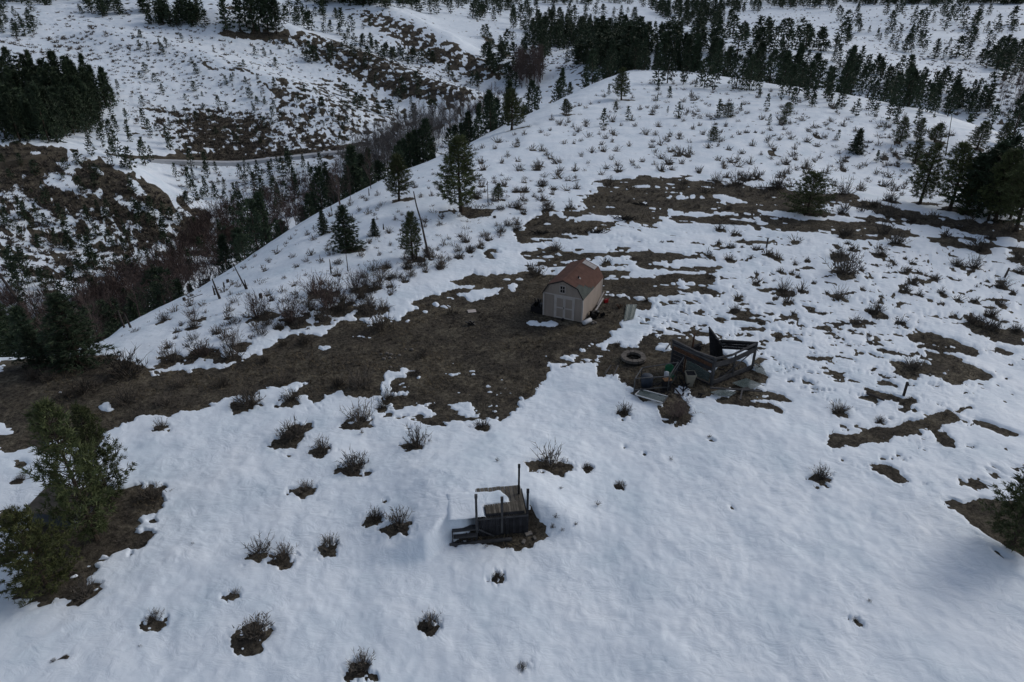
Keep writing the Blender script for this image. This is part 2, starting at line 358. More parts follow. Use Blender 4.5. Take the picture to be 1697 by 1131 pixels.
# ---------------------------------------------------------------- where plants stand (found on the ground through photograph pixels)
# u, v of the foot, width in pixels; a label makes it an individual with its own description
NEAR_SAGE = [
 (256,1026,42,'small twiggy sagebrush low on the snow at the bottom left of the photo'),
 (424,1048,78,'largest dense dark sagebrush near the bottom of the snow field'),
 (390,985,20,'tiny sagebrush sprig just above the large dark bush at the bottom'),
 (143,985,48,'sagebrush leaning over a dark melt hole below the left pines'),
 (109,1090,13,'tiny twig tuft at the bottom left edge, the right one of two'),
 (88,1097,15,'tiny twig tuft at the bottom left edge, the left one of two'),
 (598,1104,60,'forked sagebrush cut by the bottom edge of the photo left of centre'),
 (714,1036,42,'round compact sagebrush alone on the lower snow below the deck'),
 (825,957,24,'small sagebrush tuft alone just below the wooden deck'),
 (865,1110,24,'little sagebrush tuft at the bottom edge below the deck'),
 (1416,1030,20,'thin leaning twigs alone on the broad snow at bottom right'),
 (622,860,42,'left sagebrush of the joined pair left of the wooden deck'),
 (662,868,62,'right and larger sagebrush of the joined pair left of the wooden deck'),
 (430,915,50,'left sagebrush of the pair above the large dark bottom bush'),
 (470,922,52,'right sagebrush of the pair above the large dark bottom bush'),
 (545,906,46,'low spreading sagebrush between the two bush pairs left of the deck'),
 (505,812,44,'upright sagebrush alone in the middle of the left snow field'),
 (588,775,60,'wide sagebrush over a rounded dark melt hole left of centre'),
 (533,745,48,'sagebrush over a narrow melt crescent beside the long dark patch'),
 (484,725,60,'sagebrush on the long dark melt patch, leftmost of the upper row'),
 (692,736,52,'sagebrush on a ragged melt hole above the deck'),
 (597,697,55,'two-tuft sagebrush just below the bare brown strip'),
 (632,676,30,'small sagebrush at the corner of the brown strip and the snow'),
 (645,662,34,'low dark sagebrush under the snow tongue in the brown strip'),
 (800,708,36,'sagebrush on a small melt hole below the brown strip, right of centre'),
 (914,770,68,'broad sagebrush over a crescent melt hole above and right of the deck'),
 (973,776,22,'small sagebrush right beside the crescent melt hole bush'),
 (1028,806,22,'tiny sagebrush alone on the snow right of the deck'),
 (1035,684,34,'sagebrush below the lying window frame of the ruined greenhouse'),
 (1124,690,52,'reddish bush on the dark patch in front of the ruined greenhouse'),
 (1391,682,40,'rounded sagebrush over dark earth right of the ruined greenhouse'),
 (1361,792,40,'sagebrush alone over a melt hole below the gravel streak'),
 (1458,699,22,'tiny sagebrush just above the gravel streak'),
 (1513,610,42,'sagebrush on the brown patch above the short post at right'),
 (18,858,36,'sagebrush at the left edge beside the pump house'),
 (14,920,36,'lower sagebrush at the left edge beside the low pine'),
 (35,795,24,'thin sagebrush near the left edge above the pump house'),
 (268,708,26,'low sagebrush at the upper rim of the snow left of centre'),
 (482,664,45,'dark sagebrush in the notch of snow under the brown strip'),
 (412,668,58,'wide sagebrush where the brown strip meets the left snow field'),
 (597,640,66,'big dark sagebrush on the brown strip left of the snow tongue'),
 (250,826,60,'low dark brush at the right end of the pine hollow'),
 (631,545,64,'big sagebrush at the upper rim of the brown strip left of the shed'),
 (890,455,40,'sagebrush on the brown edge behind and left of the shed'),
 (921,415,28,'sagebrush on a melt patch behind the shed, uphill'),
 (208,622,78,'big grey sagebrush where the left brown strip meets the snow'),
 (470,636,26,'small low sagebrush in the middle of the brown strip'),
 (385,592,52,'tall reddish sagebrush at the upper rim of the left brown strip'),
 (1399,452,60,'largest sagebrush clump on the patchy snow at right'),
 (1486,403,42,'upright sagebrush below the brown crescent at right'),
 (1464,386,34,'left companion of the upright sagebrush below the brown crescent'),
 (1401,391,38,'wide sagebrush at the lower rim of the brown crescent'),
 (1614,443,34,'right sagebrush of the close pair below the pines at right'),
 (1585,440,28,'left sagebrush of the close pair below the pines at right'),
 (1642,545,44,'sagebrush on the long dark melt patch near the right edge'),
 (1071,500,16,'small sagebrush at the tip of the bare patch right of the shed'),
 (1302,271,22,'isolated dark sagebrush on the upper snow slope right of centre'),
]
MID = '''55,628,30 81,630,30 138,652,50 212,667,52 272,670,40 320,543,26 272,532,28 293,550,18 283,597,46 332,585,50 300,640,34 370,640,30 440,600,26 110,655,30 160,640,26 505,569,30 470,572,28 538,530,34
 610,514,46 637,512,26 700,590,28 560,640,26 690,620,30 745,520,20 880,446,18 1004,436,22 1174,425,22 1207,431,20 1192,381,22 1217,389,22 1177,461,15 1250,413,14 1253,470,24 1223,495,20 1219,517,26 1192,403,12 945,345,20
 908,348,30 900,331,22 867,354,16 871,317,20 916,314,18 1010,306,22 1044,314,18 1132,306,30 1166,320,24 1188,303,26 1222,306,36 1236,297,34 1256,297,20 1204,294,16 1287,311,30 1208,348,18 942,299,16 919,270,14
 1129,255,20 1229,255,15 1107,272,20 1096,283,20 1024,283,20 953,283,15 1317,258,14 1394,278,16 1464,309,24 1400,323,44 1288,314,34 1311,309,18 1450,343,30 1475,334,30 1475,354,30 1396,354,26 1319,401,24 1413,414,20
 1458,422,30 1390,426,38 1271,422,22 1288,429,20 1338,433,16 1481,439,18 1568,392,24 1622,414,44 1687,430,36 1690,452,26 1500,452,22 1523,453,14 1551,464,20 1515,470,22 1500,484,24 1523,490,15 1659,476,28 1587,498,22
 1615,501,22 1659,507,24 1305,501,24 1300,482,34 1328,482,22 1393,495,30 1452,519,34 1418,536,34 1492,536,24 1616,536,36 1642,524,28 1684,550,34 1345,516,10 1267,318,24 1345,330,20 1380,333,24 1510,368,26 1550,372,24 1590,378,28 1640,395,24 1670,382,24
 1500,430,12 1350,470,10 1430,480,12 1290,560,14 1262,536,14 1050,430,14 1100,460,12 1440,560,14 1560,505,12'''
MID = [tuple(map(float, t.split(','))) for t in MID.split()]
_r = np.random.RandomState(3)
for _ in range(46): MID.append((_r.uniform(1180, 1690), 400 + 130 * _r.rand() ** 1.0, _r.uniform(9, 17)))
WILLOW = [(427,526,50,62,'leftmost big red-brown willow bush on the snowy flank'),(483,533,60,68,'rounded red-brown willow bush second from left on the flank'),
 (545,512,66,62,'widest willow bush in front of the taller flank thicket'),(520,488,58,52,'willow bush behind the widest one on the flank'),(590,482,48,48,'rightmost willow bush on the snowy flank'),
 (320,532,26,34,'small upright willow bush near the left edge of the flank'),(388,575,40,40,'willow bush rising behind the brown strip at left'),(340,590,34,34,'low willow bush at the rim left of the small snow wedge')]
# trees: u, v of foot, height px, width px, kind, label
TREES = [
 (765,352,116,70,0,'tallest pine on the open snowy slope left of the hilltop'),
 (661,333,72,42,0,'pine left of the tallest slope pine with bare earth at its foot'),
 (576,416,72,46,1,'broad dark fir on the left flank of the snowy slope'),
 (684,430,74,38,0,'slender pine beside the burnt snag on the slope'),
 (537,388,38,20,1,'small thin fir left of the broad dark fir'),
 (621,392,28,16,1,'tiny fir right of the broad dark fir'),
 (827,332,26,20,0,'small pine right of the tallest slope pine'),
 (1030,166,48,28,0,'single pine standing below the forested ridge on the snow'),
 (848,216,62,42,0,'bushy pine at the valley rim below the forest'),
 (774,240,40,22,0,'pine at the valley rim above the tallest slope pine'),
 (938,190,24,20,0,'small round pine on the upper snow left of the lone ridge pine'),
 (1337,354,64,56,2,'rounded bushy pine on the brown crescent right of centre'),
 (1524,338,94,50,0,'left pine of the dark group at the right end of the crescent'),
 (1573,348,104,62,0,'broadest pine in the middle of the right-hand dark group'),
 (1600,356,44,26,2,'low pine at the right foot of the broadest dark pine'),
 (1650,368,112,56,0,'tall pine near the right edge, left of the last one'),
 (1684,384,136,66,0,'tallest pine at the right edge of the photo'),
 (1420,254,36,26,1,'dark small fir alone on the upper right snow'),
 (1516,272,40,26,0,'small pine above the left pine of the right-hand group'),
 (1490,240,42,24,0,'left pine of three on the right-hand snow slope'),
 (1519,234,36,20,0,'middle pine of three on the right-hand snow slope'),
 (1548,236,30,26,0,'right pine of three on the right-hand snow slope'),
 (1619,248,44,32,0,'pine beside the leaning bare pole at upper right'),
 (1660,240,34,22,0,'pine at the far right edge above the dark group'),
 (1206,195,22,18,2,'little round pine in the middle of the hilltop snow'),
 (1182,234,22,16,2,'little pine below the round one on the hilltop snow'),
 (1303,192,20,16,2,'tiny pine right of the middle of the hilltop snow'),
 (1298,206,12,14,2,'lower tiny pine right of the middle of the hilltop snow'),
 (130,604,116,96,1,'large dense conifer just behind the left rim'),
 (66,604,66,60,1,'shorter dense conifer left of the large one behind the rim'),
 (10,560,70,50,1,'dark conifer at the left edge behind the rim'),
 (159,894,214,126,3,'tall open pine in the bare hollow at left'),
 (184,830,150,84,3,'second trunk pine just behind the tall open pine'),
 (78,972,118,104,4,'low bushy olive pine at the bottom of the left hollow'),
 (1676,905,156,112,3,'young pine at the right edge over bare earth'),
 (150,703,26,20,4,'small pine sapling on the left brown strip'),
]
SHED_FR = pt(964.6, 535.7); SHED_FR[2] = gz(SHED_FR[0], SHED_FR[1])

# ---------------------------------------------------------------- snow cover
S = np.full(GX.shape, 1.5)
def norm_fbm(x, y, wl, o, seed, gain=.55): return fbm(x, y, wl, o, seed, gain) / .40
def region(pts, kind, lvl=0., wl=2., soft=2., jag=.25, seed=1, kx=1.5, maxr=1e9):
    poly, _ = P2(pts); xs = [p[0] for p in poly]; ys = [p[1] for p in poly]; mg = 12 + 2 * soft + wl
    m = (GX > min(xs) - mg) & (GX < max(xs) + mg) & (GY > min(ys) - mg) & (GY < max(ys) + mg); x, y = GX[m], GY[m]
    d = sdf(x, y, poly); s = S[m]
    if kind == 'bare': s = np.minimum(s, -(d + jag * norm_fbm(x, y, wl, 5, seed)))
    elif kind == 'streak': s = np.maximum(s, np.where(d > 0, (norm_fbm(x / kx, y, wl, 4, seed, .6) - lvl) * wl * .22, -9))
    elif kind == 'snow': s = np.maximum(s, d + jag * norm_fbm(x, y, wl, 4, seed))
    else:
        val = (lvl + norm_fbm(x / kx, y, wl, 4, seed, .68)) * wl * .22 + np.maximum(0, -d) * (1. / soft); s = np.minimum(s, val)
    S[m] = s
def hole(x, y, rx, ry=None, rot=0., seed=0):
    ry = ry or rx; R = max(rx, ry) * 1.7 + .5; r = math.hypot(x, y); da = R / max(r, 1) * 1.2; a = math.atan2(x, y)
    i0, i1 = np.searchsorted(AZ, [a - da, a + da]); j0, j1 = np.searchsorted(RR, [r - R, r + R])
    if i1 <= i0 or j1 <= j0: return
    sl_ = (slice(max(i0 - 1, 0), i1 + 1), slice(max(j0 - 1, 0), j1 + 1)); X, Y = GX[sl_] - x, GY[sl_] - y
    c, s_ = math.cos(rot), math.sin(rot); u, v = X * c + Y * s_, -X * s_ + Y * c; q = np.hypot(u / rx, v / ry); m_ = min(rx, ry)
    S[sl_] = np.minimum(S[sl_], (q - 1 + .30 * norm_fbm(GX[sl_], GY[sl_], m_ * 1.1, 3, seed)) * m_)
def capsule(pts, w, wl=2., jag=.5, seed=1, lvl=None):
    q = cast([p[0] for p in pts], [p[1] for p in pts])[:, :2]; mg = w * 2 + 8
    m = (GX > q[:, 0].min() - mg) & (GX < q[:, 0].max() + mg) & (GY > q[:, 1].min() - mg) & (GY < q[:, 1].max() + mg); x, y = GX[m], GY[m]
    d = segdist(x, y, [tuple(k) for k in q]) - w; n_ = norm_fbm(x, y, wl, 4, seed); S[m] = np.minimum(S[m], (d + jag * n_) if lvl is None else np.maximum(d * .3, 0) + (lvl + n_) * wl * .22)
# far slopes: general patchiness
fr_ = GR > 95; far_n = norm_fbm(GX, GY, 3.6, 3, 71); far_b = norm_fbm(GX, GY, 60, 2, 73)
# south-facing ground of the far slopes melts first
farlayer = (far(GX[:, ::1], GY) > near(GX, GY) - 1) & fr_
S = np.where(farlayer, np.minimum(S, (1.45 + .35 * far_b + far_n) * 1.0), S)
S = np.where(fr_ & ~farlayer, np.minimum(S, (2.05 + far_n) * .8), S)
# opposite hillsides
region('0,238 60,242 130,262 210,290 300,335 350,375 330,400 230,385 120,345 60,330 0,330', 'patch', -.22, 4.2, 3, seed=3, kx=1)
region('0,330 120,345 300,390 420,380 340,440 230,480 120,470 0,440', 'patch', .35, 3.6, 3, seed=4, kx=1)
region('250,180 330,175 420,190 470,225 560,240 570,262 420,270 330,264 290,250', 'patch', .25, 3.4, 3, seed=5, kx=1)
region('330,190 400,200 440,235 420,262 330,262 320,225', 'patch', -.3, 3.6, 3, seed=6, kx=1)
region('460,140 560,130 640,170 700,205 740,200 620,260 540,245 470,200', 'patch', .25, 3.6, 4, seed=7, kx=1)
region('570,60 660,70 760,125 800,160 740,180 640,140 590,100', 'patch', .7, 3.6, 4, seed=8, kx=1)
region('420,55 520,58 620,90 700,125 780,160 760,180 640,150 560,110 500,78', 'patch', -.25, 3.8, 3, seed=9, kx=1)
region('600,20 660,35 730,70 800,100 840,120 800,130 700,90 630,50', 'patch', -.35, 4.5, 4, seed=10, kx=1)
region('300,100 470,105 560,140 480,160 380,150', 'patch', 1.1, 4, 5, seed=11)
capsule([(180,256),(240,262),(300,261),(360,263),(420,262),(470,256),(520,250),(560,246),(610,238)], 1.6, 4, .8, 12)
capsule([(380,14),(430,18)], 3, 5, 1, 13); capsule([(372,56),(410,60),(470,58)], 2.5, 3, .8, 14)
capsule([(0,262),(40,268)], 5, 6, 2, 15)
capsule([(800,60),(900,110)], 2, 6, 2, 16)
# the near hill: patchy ground round the bare bands
region('860,400 1000,385 1180,385 1300,395 1400,400 1500,400 1600,420 1697,440 1697,560 1600,560 1500,600 1400,640 1290,620 1200,560 1100,560 1060,540 1020,500 1000,450 880,450', 'patch', 1.3, 1.4, 5, seed=21, kx=2.8)
region('1090,540 1300,520 1500,540 1600,600 1500,640 1400,640 1280,640 1230,580', 'patch', .95, 1.1, 2, seed=28, kx=2.)
region('1380,400 1697,440 1697,540 1500,520 1380,470', 'patch', 1.25, 1.0, 3, seed=29, kx=2.2)
region('880,420 960,416 1060,424 1165,424 1165,444 1060,440 960,436 880,436', 'patch', -.35, 2.2, 1.5, seed=22, kx=2.4)
region('990,452 1095,458 1175,462 1172,482 1090,480 1075,492 1035,486 1000,486', 'patch', -.75, 2., 1.2, seed=23, kx=2.4)
region('1100,485 1200,490 1300,505 1330,530 1260,545 1150,530 1090,510', 'patch', .7, 2., 2., seed=24, kx=2.4)
region('760,380 860,340 960,330 1000,385 900,410 800,440', 'patch', 1.6, 2.2, 4, seed=25, kx=2)
region('1090,345 1300,345 1380,360 1500,385 1460,395 1330,392 1250,378 1100,372', 'patch', .35, 2.4, 2, seed=26, kx=2.6)
region('1440,366 1600,372 1697,385 1697,425 1600,408 1500,385', 'patch', -.1, 2.6, 2, seed=27, kx=2.4)
region('860,373 914,353 965,345 973,322 996,300 1058,292 1115,294 1171,300 1219,308 1256,311 1340,318 1450,336 1510,350 1600,365 1697,376 1697,388 1600,378 1510,368 1440,352 1380,341 1345,350 1298,357 1200,352 1110,350 1090,372 1058,380 1007,382 956,388 917,397 862,403', 'bare', wl=1.8, jag=.55, seed=31)
region('1110,362 1180,366 1298,380 1345,384 1430,392 1510,389 1450,372 1380,362 1340,366 1250,364 1180,356', 'patch', -.9, 2.4, 1., seed=32, kx=2.4)
region('1150,402 1260,400 1300,412 1200,416', 'patch', .6, 2, 2, seed=33, kx=2.4)
region('930,360 1010,356 1040,362 1000,366 940,366','snow', jag=.35, wl=1.5, seed=34)
for i, q in enumerate(['1052,308 1090,307 1092,310 1052,311','1108,326 1150,325 1152,329 1108,329','1260,350 1300,349 1345,356 1368,365 1330,366 1290,359 1260,357','1370,337 1400,340 1447,351 1444,356 1410,351','1489,367 1530,374 1571,384 1560,388 1520,380','1585,394 1625,402 1610,406 1588,400','1180,322 1215,326 1238,336 1225,338 1180,328','985,388 1045,366 1075,372 1020,392']):
    region(q, 'snow', jag=.22, wl=1.3, seed=340 + i)
region('0,598 90,592 180,590 235,606 262,622 330,611 365,611 407,596 454,564 520,553 586,532 612,533 664,528 699,511 668,505 726,490 762,468 778,450 822,455 880,450 905,456 925,448 1000,462 1012,480 1040,490 1081,504 1060,512 1036,524 1016,548 1000,560 960,586 925,588 906,600 900,640 876,662 846,688 816,695 782,688 762,667 716,669 682,676 655,664 645,640 655,629 686,628 680,618 652,616 634,624 629,652 595,658 556,652 530,669 501,680 508,668 462,650 441,640 378,662 361,673 300,680 230,692 205,706 152,735 112,735 96,755 42,745 0,746', 'bare', wl=1.6, jag=.30, seed=41)
region('640,672 720,668 780,690 850,690 890,665 900,690 800,705 700,700 640,690', 'patch', .35, 1.5, 1., seed=42, kx=1.8)
region('905,585 1000,560 1030,575 1000,605 960,600 925,610', 'patch', -.3, 1.2, .8, seed=43, kx=1.8)
region('444,644 470,640 512,634 505,642 470,655 440,665','snow', jag=.12, wl=.8, seed=44)
region('761,488 800,478 833,478 826,486 800,497 775,497','snow', jag=.16, wl=.9, seed=45)
region('1003,487 1020,485 1042,489 1030,492 1005,491','snow', jag=.1, wl=.8, seed=46)
for i, (u, v, a, b) in enumerate([(881,536,.35,.2),(907,538,.75,.22),(850,476,.3,.5),(178,676,.55,.4),(85,736,.7,.3),(95,735,.3,.3),(600,558,.7,.15),(537,577,.45,.2),(430,585,.3,.2),(865,660,.2,.15),(100,650,.15,.1),(722,505,.2,.2),(262,595,.4,.2),(10,716,.35,.2)]):
    p = pt(u, v); region(' '.join('%f,%f' % (u + 22 * a * math.cos(k), v + 18 * b * math.sin(k)) for k in np.arange(0, 6.2, .7)), 'snow', jag=.06, wl=.5, seed=460 + i)
region('985,606 1000,592 1030,580 1056,574 1062,566 1100,554 1137,561 1172,571 1200,586 1250,615 1271,626 1262,640 1215,646 1180,650 1162,662 1140,652 1128,642 1118,650 1150,675 1152,692 1132,703 1106,700 1098,680 1085,668 1060,664 1046,656 1036,640 1022,622 1000,626', 'bare', wl=1., jag=.2, seed=51)
region('1180,650 1260,648 1300,660 1292,680 1240,672 1190,664', 'patch', -.5, 1.1, .8, seed=52, kx=2)
region('1082,572 1108,570 1110,580 1085,580','snow', jag=.12, wl=.7, seed=53)
region('1060,560 1100,548 1150,552 1200,560 1180,580 1120,570 1070,572', 'patch', -.1, 1.2, .8, seed=54, kx=2)
region('1509,556 1540,553 1570,562 1604,576 1606,588 1570,584 1540,576 1512,566', 'patch', -1.0, 1.4, .7, seed=61, kx=1.8)
region('1541,586 1570,590 1600,604 1636,620 1630,628 1600,624 1580,640 1560,630 1545,618 1560,606', 'patch', -1.4, 1.4, .5, seed=62, kx=1.8)
region('1473,604 1500,600 1541,608 1541,622 1515,629 1485,622', 'bare', wl=1., jag=.25, seed=63)
region('1435,643 1470,650 1495,658 1515,664 1512,676 1500,680 1488,668 1450,660', 'bare', wl=.9, jag=.2, seed=64)
region('1420,660 1440,655 1458,665 1452,670', 'bare', wl=.9, jag=.15, seed=65)
capsule([(1382,733),(1430,727),(1480,716),(1530,703),(1578,689)], .52, .9, .13, 66)
region('1390,705 1420,703 1432,712 1410,712', 'bare', wl=1., jag=.15, seed=67)
region('1440,724 1470,726 1478,736 1455,736', 'bare', wl=1., jag=.15, seed=68)
region('1578,680 1604,676 1600,684 1582,688', 'bare', wl=.8, jag=.15, seed=69)
region('1548,718 1570,716 1582,730 1580,744 1562,740', 'bare', wl=.9, jag=.15, seed=70)
region('1616,699 1640,702 1680,720 1676,726 1640,714 1618,704', 'bare', wl=.8, jag=.12, seed=71)
region('1447,772 1470,772 1495,788 1504,803 1482,802 1462,788', 'bare', wl=.9, jag=.12, seed=72)
region('1597,790 1615,792 1635,808 1625,814 1600,806', 'bare', wl=.8, jag=.15, seed=73)
region('1640,573 1665,580 1684,588 1660,588', 'bare', wl=.8, jag=.12, seed=74)
region('1596,532 1640,540 1697,560 1697,576 1650,566 1600,548', 'bare', wl=1., jag=.2, seed=75)
region('1565,831 1594,827 1647,826 1697,832 1760,840 1760,960 1697,918 1675,904 1640,891 1612,872', 'bare', wl=1., jag=.12, seed=76)
region('1600,788 1660,770 1697,780 1697,830 1640,820', 'patch', .4, 1.2, .8, seed=77)
region('62,850 100,826 160,800 200,812 245,806 272,813 270,832 250,852 232,862 226,882 195,906 160,927 122,955 96,978 70,996 42,986 38,962 58,928 36,896 50,868', 'bare', wl=1., jag=.13, seed=78)
region('0,846 20,842 36,862 16,872 0,876', 'bare', wl=.8, jag=.1, seed=79)
region('0,916 18,912 30,924 14,936 0,936', 'bare', wl=.8, jag=.1, seed=80)
region('745,898 762,884 790,880 835,872 866,840 878,836 892,850 906,872 907,890 880,906 856,915 830,907 795,899 752,906', 'bare', wl=.6, jag=.07, seed=81)
region('15,768 30,766 42,770 30,776', 'bare', wl=.6, jag=.1, seed=82)
region('455,746 445,738 460,722 486,706 510,702 520,710 500,722 490,744', 'bare', wl=.7, jag=.1, seed=83)
region('870,768 892,762 905,770 925,766 948,770 946,780 928,790 915,778 880,780', 'bare', wl=.6, jag=.08, seed=84)
for i, (u, v, w, lb) in enumerate(NEAR_SAGE):
    p = pt(u, v); k, c = pxm(p); R = w / k * .5
    if w > 15: hole(p[0] - .1 * R, p[1] - .35 * R, R * .72, R * .6, .3 * math.sin(i * 7), 100 + i)
    else: hole(p[0], p[1], R * .4, None, 0, 100 + i)
for i, (u, v, w) in enumerate(MID):
    p = pt(u, v); k, c = pxm(p); R = w / k * .5; hole(p[0], p[1] - .25 * R, R * .85, R * .9, .2 * math.sin(i * 3), 200 + i)
for i, (u, v, w, h, lb) in enumerate(WILLOW):
    p = pt(u, v); k, c = pxm(p); hole(p[0] + .5, p[1], w / k * .42, w / k * .4, 0, 300 + i)
for i, (u, v, h, w, kd, lb) in enumerate(TREES):
    p = pt(u, v); k, c = pxm(p); hole(p[0] + w / k * .25, p[1], w / k * .5, w / k * .32, 0, 400 + i)
region('1090,400 1300,395 1500,400 1697,430 1697,640 1500,660 1350,640 1250,600 1190,560 1090,545', 'patch', 1.6, .8, 3, seed=201, kx=3.4)
region('880,440 1090,440 1090,560 1040,540 1000,470', 'patch', 1.2, .8, 2, seed=202, kx=2.4)
region('1380,640 1697,640 1697,800 1380,800', 'patch', 2.0, .8, 2, seed=203, kx=2.)
region('860,373 914,353 965,345 973,322 996,300 1058,292 1171,300 1256,311 1340,318 1450,336 1600,365 1697,376 1697,388 1510,368 1380,341 1298,357 1110,350 1090,372 956,388 862,403', 'streak', 1.35, 1.1, seed=221, kx=4.)
region('600,540 700,505 800,452 920,445 1000,470 1060,505 1000,500 880,470 800,490 720,520 640,545', 'streak', 1.5, .9, seed=222, kx=3.)
region('600,650 720,600 860,610 900,640 880,665 820,695 700,670', 'streak', 1.75, .8, seed=223, kx=2.4)
# ragged fine structure of every melt edge on the near hill
S = np.where(GR < 110, S + .10 * norm_fbm(GX, GY, 1.1, 3, 88, .7) * np.clip(1.3 - np.abs(S) / 1.2, 0, 1) + .03 * finefac * norm_fbm(GX, GY, .3, 2, 89), S)
# plants scattered over the slopes
HILLX = '1040,125 1150,135 1300,150 1420,172 1540,200 1640,245 1660,300 1500,300 1300,240 1100,190'
HILL = '760,262 860,214 940,176 1030,140 1130,132 1300,150 1420,172 1540,200 1640,245 1640,330 1480,325 1340,305 1200,288 1060,282 980,300 930,340 860,350 780,350'
FLANK = '190,560 260,520 340,480 420,428 500,376 600,322 700,280 780,270 900,330 860,372 800,420 700,470 600,510 540,545 450,560 380,585 260,590'
sc_sage = [(p, nr.uniform(.8, 1.75) * (1.3 if nr.rand() < .15 else 1)) for p in in_px(HILL, 400, 5, 1.5)] + [(p, nr.uniform(.5, 1.25)) for p in in_px(FLANK, 190, 6, 1.0)]
sc_sage += [(p, nr.uniform(.9, 1.7)) for p in in_px('380,540 470,500 560,478 640,440 760,400 850,372 860,385 780,420 680,470 560,520 430,560', 70, 8, .9)]
sc_sage += [(p, nr.uniform(1.0, 1.6)) for p in in_px('1110,300 1220,310 1340,325 1500,350 1640,372 1640,384 1500,364 1340,336 1200,322 1110,312', 26, 9, 1.2)]
for i, (p, w) in enumerate(sc_sage):
    if p[1] < 75 and i % 3 == 0: hole(p[0], p[1] - .1, w * .3, w * .28, 0, 500 + i)
    elif p[1] >= 75 and (i % 2 == 0 or w > 1.1): hole(p[0], p[1] - .1, w * .36, w * .34, 0, 500 + i)
# small random melt spots on the near snow
for i in range(26):
    u, v = nr.uniform(0, 1697), nr.uniform(640, 860)
    if nr.rand() < .55 and v > 800: continue
    p = pt(u, v); hole(p[0], p[1], nr.uniform(.06, .16), nr.uniform(.05, .12), nr.uniform(0, 3), 900 + i)
# footprints and vole marks too small to show stay in the snow relief

# snow surface and bare ground: two sheets that cross where the cover ends
W_ = np.maximum(.17, GD * .9); TK = .085 + .03 * norm_fbm(GX, GY, 4, 2, 91) * nearfac
smooth_n = nearfac * (.05 * fbm(GX, GY, 2.6, 2, 93) + finefac * .022 * fbm(GX * .82 + GY * .57, (GY * .82 - GX * .57) * 1.6, .95, 2, 97))
t_ = np.clip(S / W_, -1, 1); prof = np.where(t_ > 0, t_ * (2 - t_), t_)
ZS = Z0 + TK * prof + np.where(S > 0, np.clip(S / .6, 0, 1) * smooth_n, 0)
ZS = np.where(GR > 120, Z0 + .22 * t_, ZS)
def sheet(name, Z, keep, m, smooth):
    idx = np.full(GX.size, -1, np.int64); i, j = np.where(keep); a = i * NR + j
    q = np.stack([a, a + 1, a + NR + 1, a + NR], 1)[:, ::-1]
    used = np.unique(q); idx[used] = np.arange(len(used)); V = np.stack([GX.ravel()[used], GY.ravel()[used], Z.ravel()[used]], 1)
    me = mesh_np(name, V, idx[q], [m], smooth=smooth); return tag(link(name, me), kind='structure')
c4 = np.stack([S[:-1, :-1], S[1:, :-1], S[:-1, 1:], S[1:, 1:]]); smax, smin = c4.max(0), c4.min(0); wq = W_[:-1, :-1]
sheet('snow', ZS, smax > -.02, M['snow'], True)
sheet('ground', Z0, smin < .6 * 0 + wq * 1.05, M['soil'], True)
def is_bare(x, y):
    r = np.hypot(x, y); a = np.arctan2(x, y); i = np.clip(np.searchsorted(AZ, a), 0, NA - 1); j = np.clip(np.searchsorted(RR, r), 0, NR - 1); return S[i, j] < -.03

# ---------------------------------------------------------------- plants: prototypes
class TB:      # numpy-friendly triangle soup with material indices
    def __init__(s): s.v = []; s.f = []; s.m = []
    def tri(s, a, b, c, m=0): o = len(s.v); s.v += [a, b, c]; s.f.append((o, o + 1, o + 2)); s.m.append(m)
    def tube(s, pts, rad, n=3, m=0):
        o = len(s.v)
        for i, p in enumerate(pts):
            d = np.array(pts[min(i + 1, len(pts) - 1)]) - np.array(pts[max(i - 1, 0)]); d = d / (np.linalg.norm(d) + 1e-9)
            u = np.array([0, 0, 1.]) if abs(d[2]) < .9 else np.array([1., 0, 0]); a = np.cross(d, u); a /= np.linalg.norm(a); b = np.cross(d, a)
            for k in range(n):
                t = 2 * math.pi * k / n; s.v.append(tuple(np.array(p) + (a * math.cos(t) + b * math.sin(t)) * rad[i]))
        for i in range(len(pts) - 1):
            for k in range(n):
                q = (o + i * n + k, o + i * n + (k + 1) % n, o + (i + 1) * n + (k + 1) % n, o + (i + 1) * n + k)
                s.f.append((q[0], q[1], q[2])); s.f.append((q[0], q[2], q[3])); s.m += [m, m]
    def mesh(s, name, mats): return mesh_np(name, np.array(s.v), np.array(s.f), mats, s.m)
def unit(a): a = np.array(a, float); return a / (np.linalg.norm(a) + 1e-9)
def clump(T, R, p, d, L, w, k, m=0):
    for _ in range(k):
        q = unit(np.array(d) * .7 + R.normal(0, .6, 3) + np.array([0, 0, .15])); s = unit(np.cross(q, R.normal(0, 1, 3))) * w * R.uniform(.6, 1.2)
        a = np.array(p) + R.normal(0, L * .16, 3); e = a + q * L * R.uniform(.7, 1.25); T.tri(tuple(a - s), tuple(a + s), tuple(e), m)
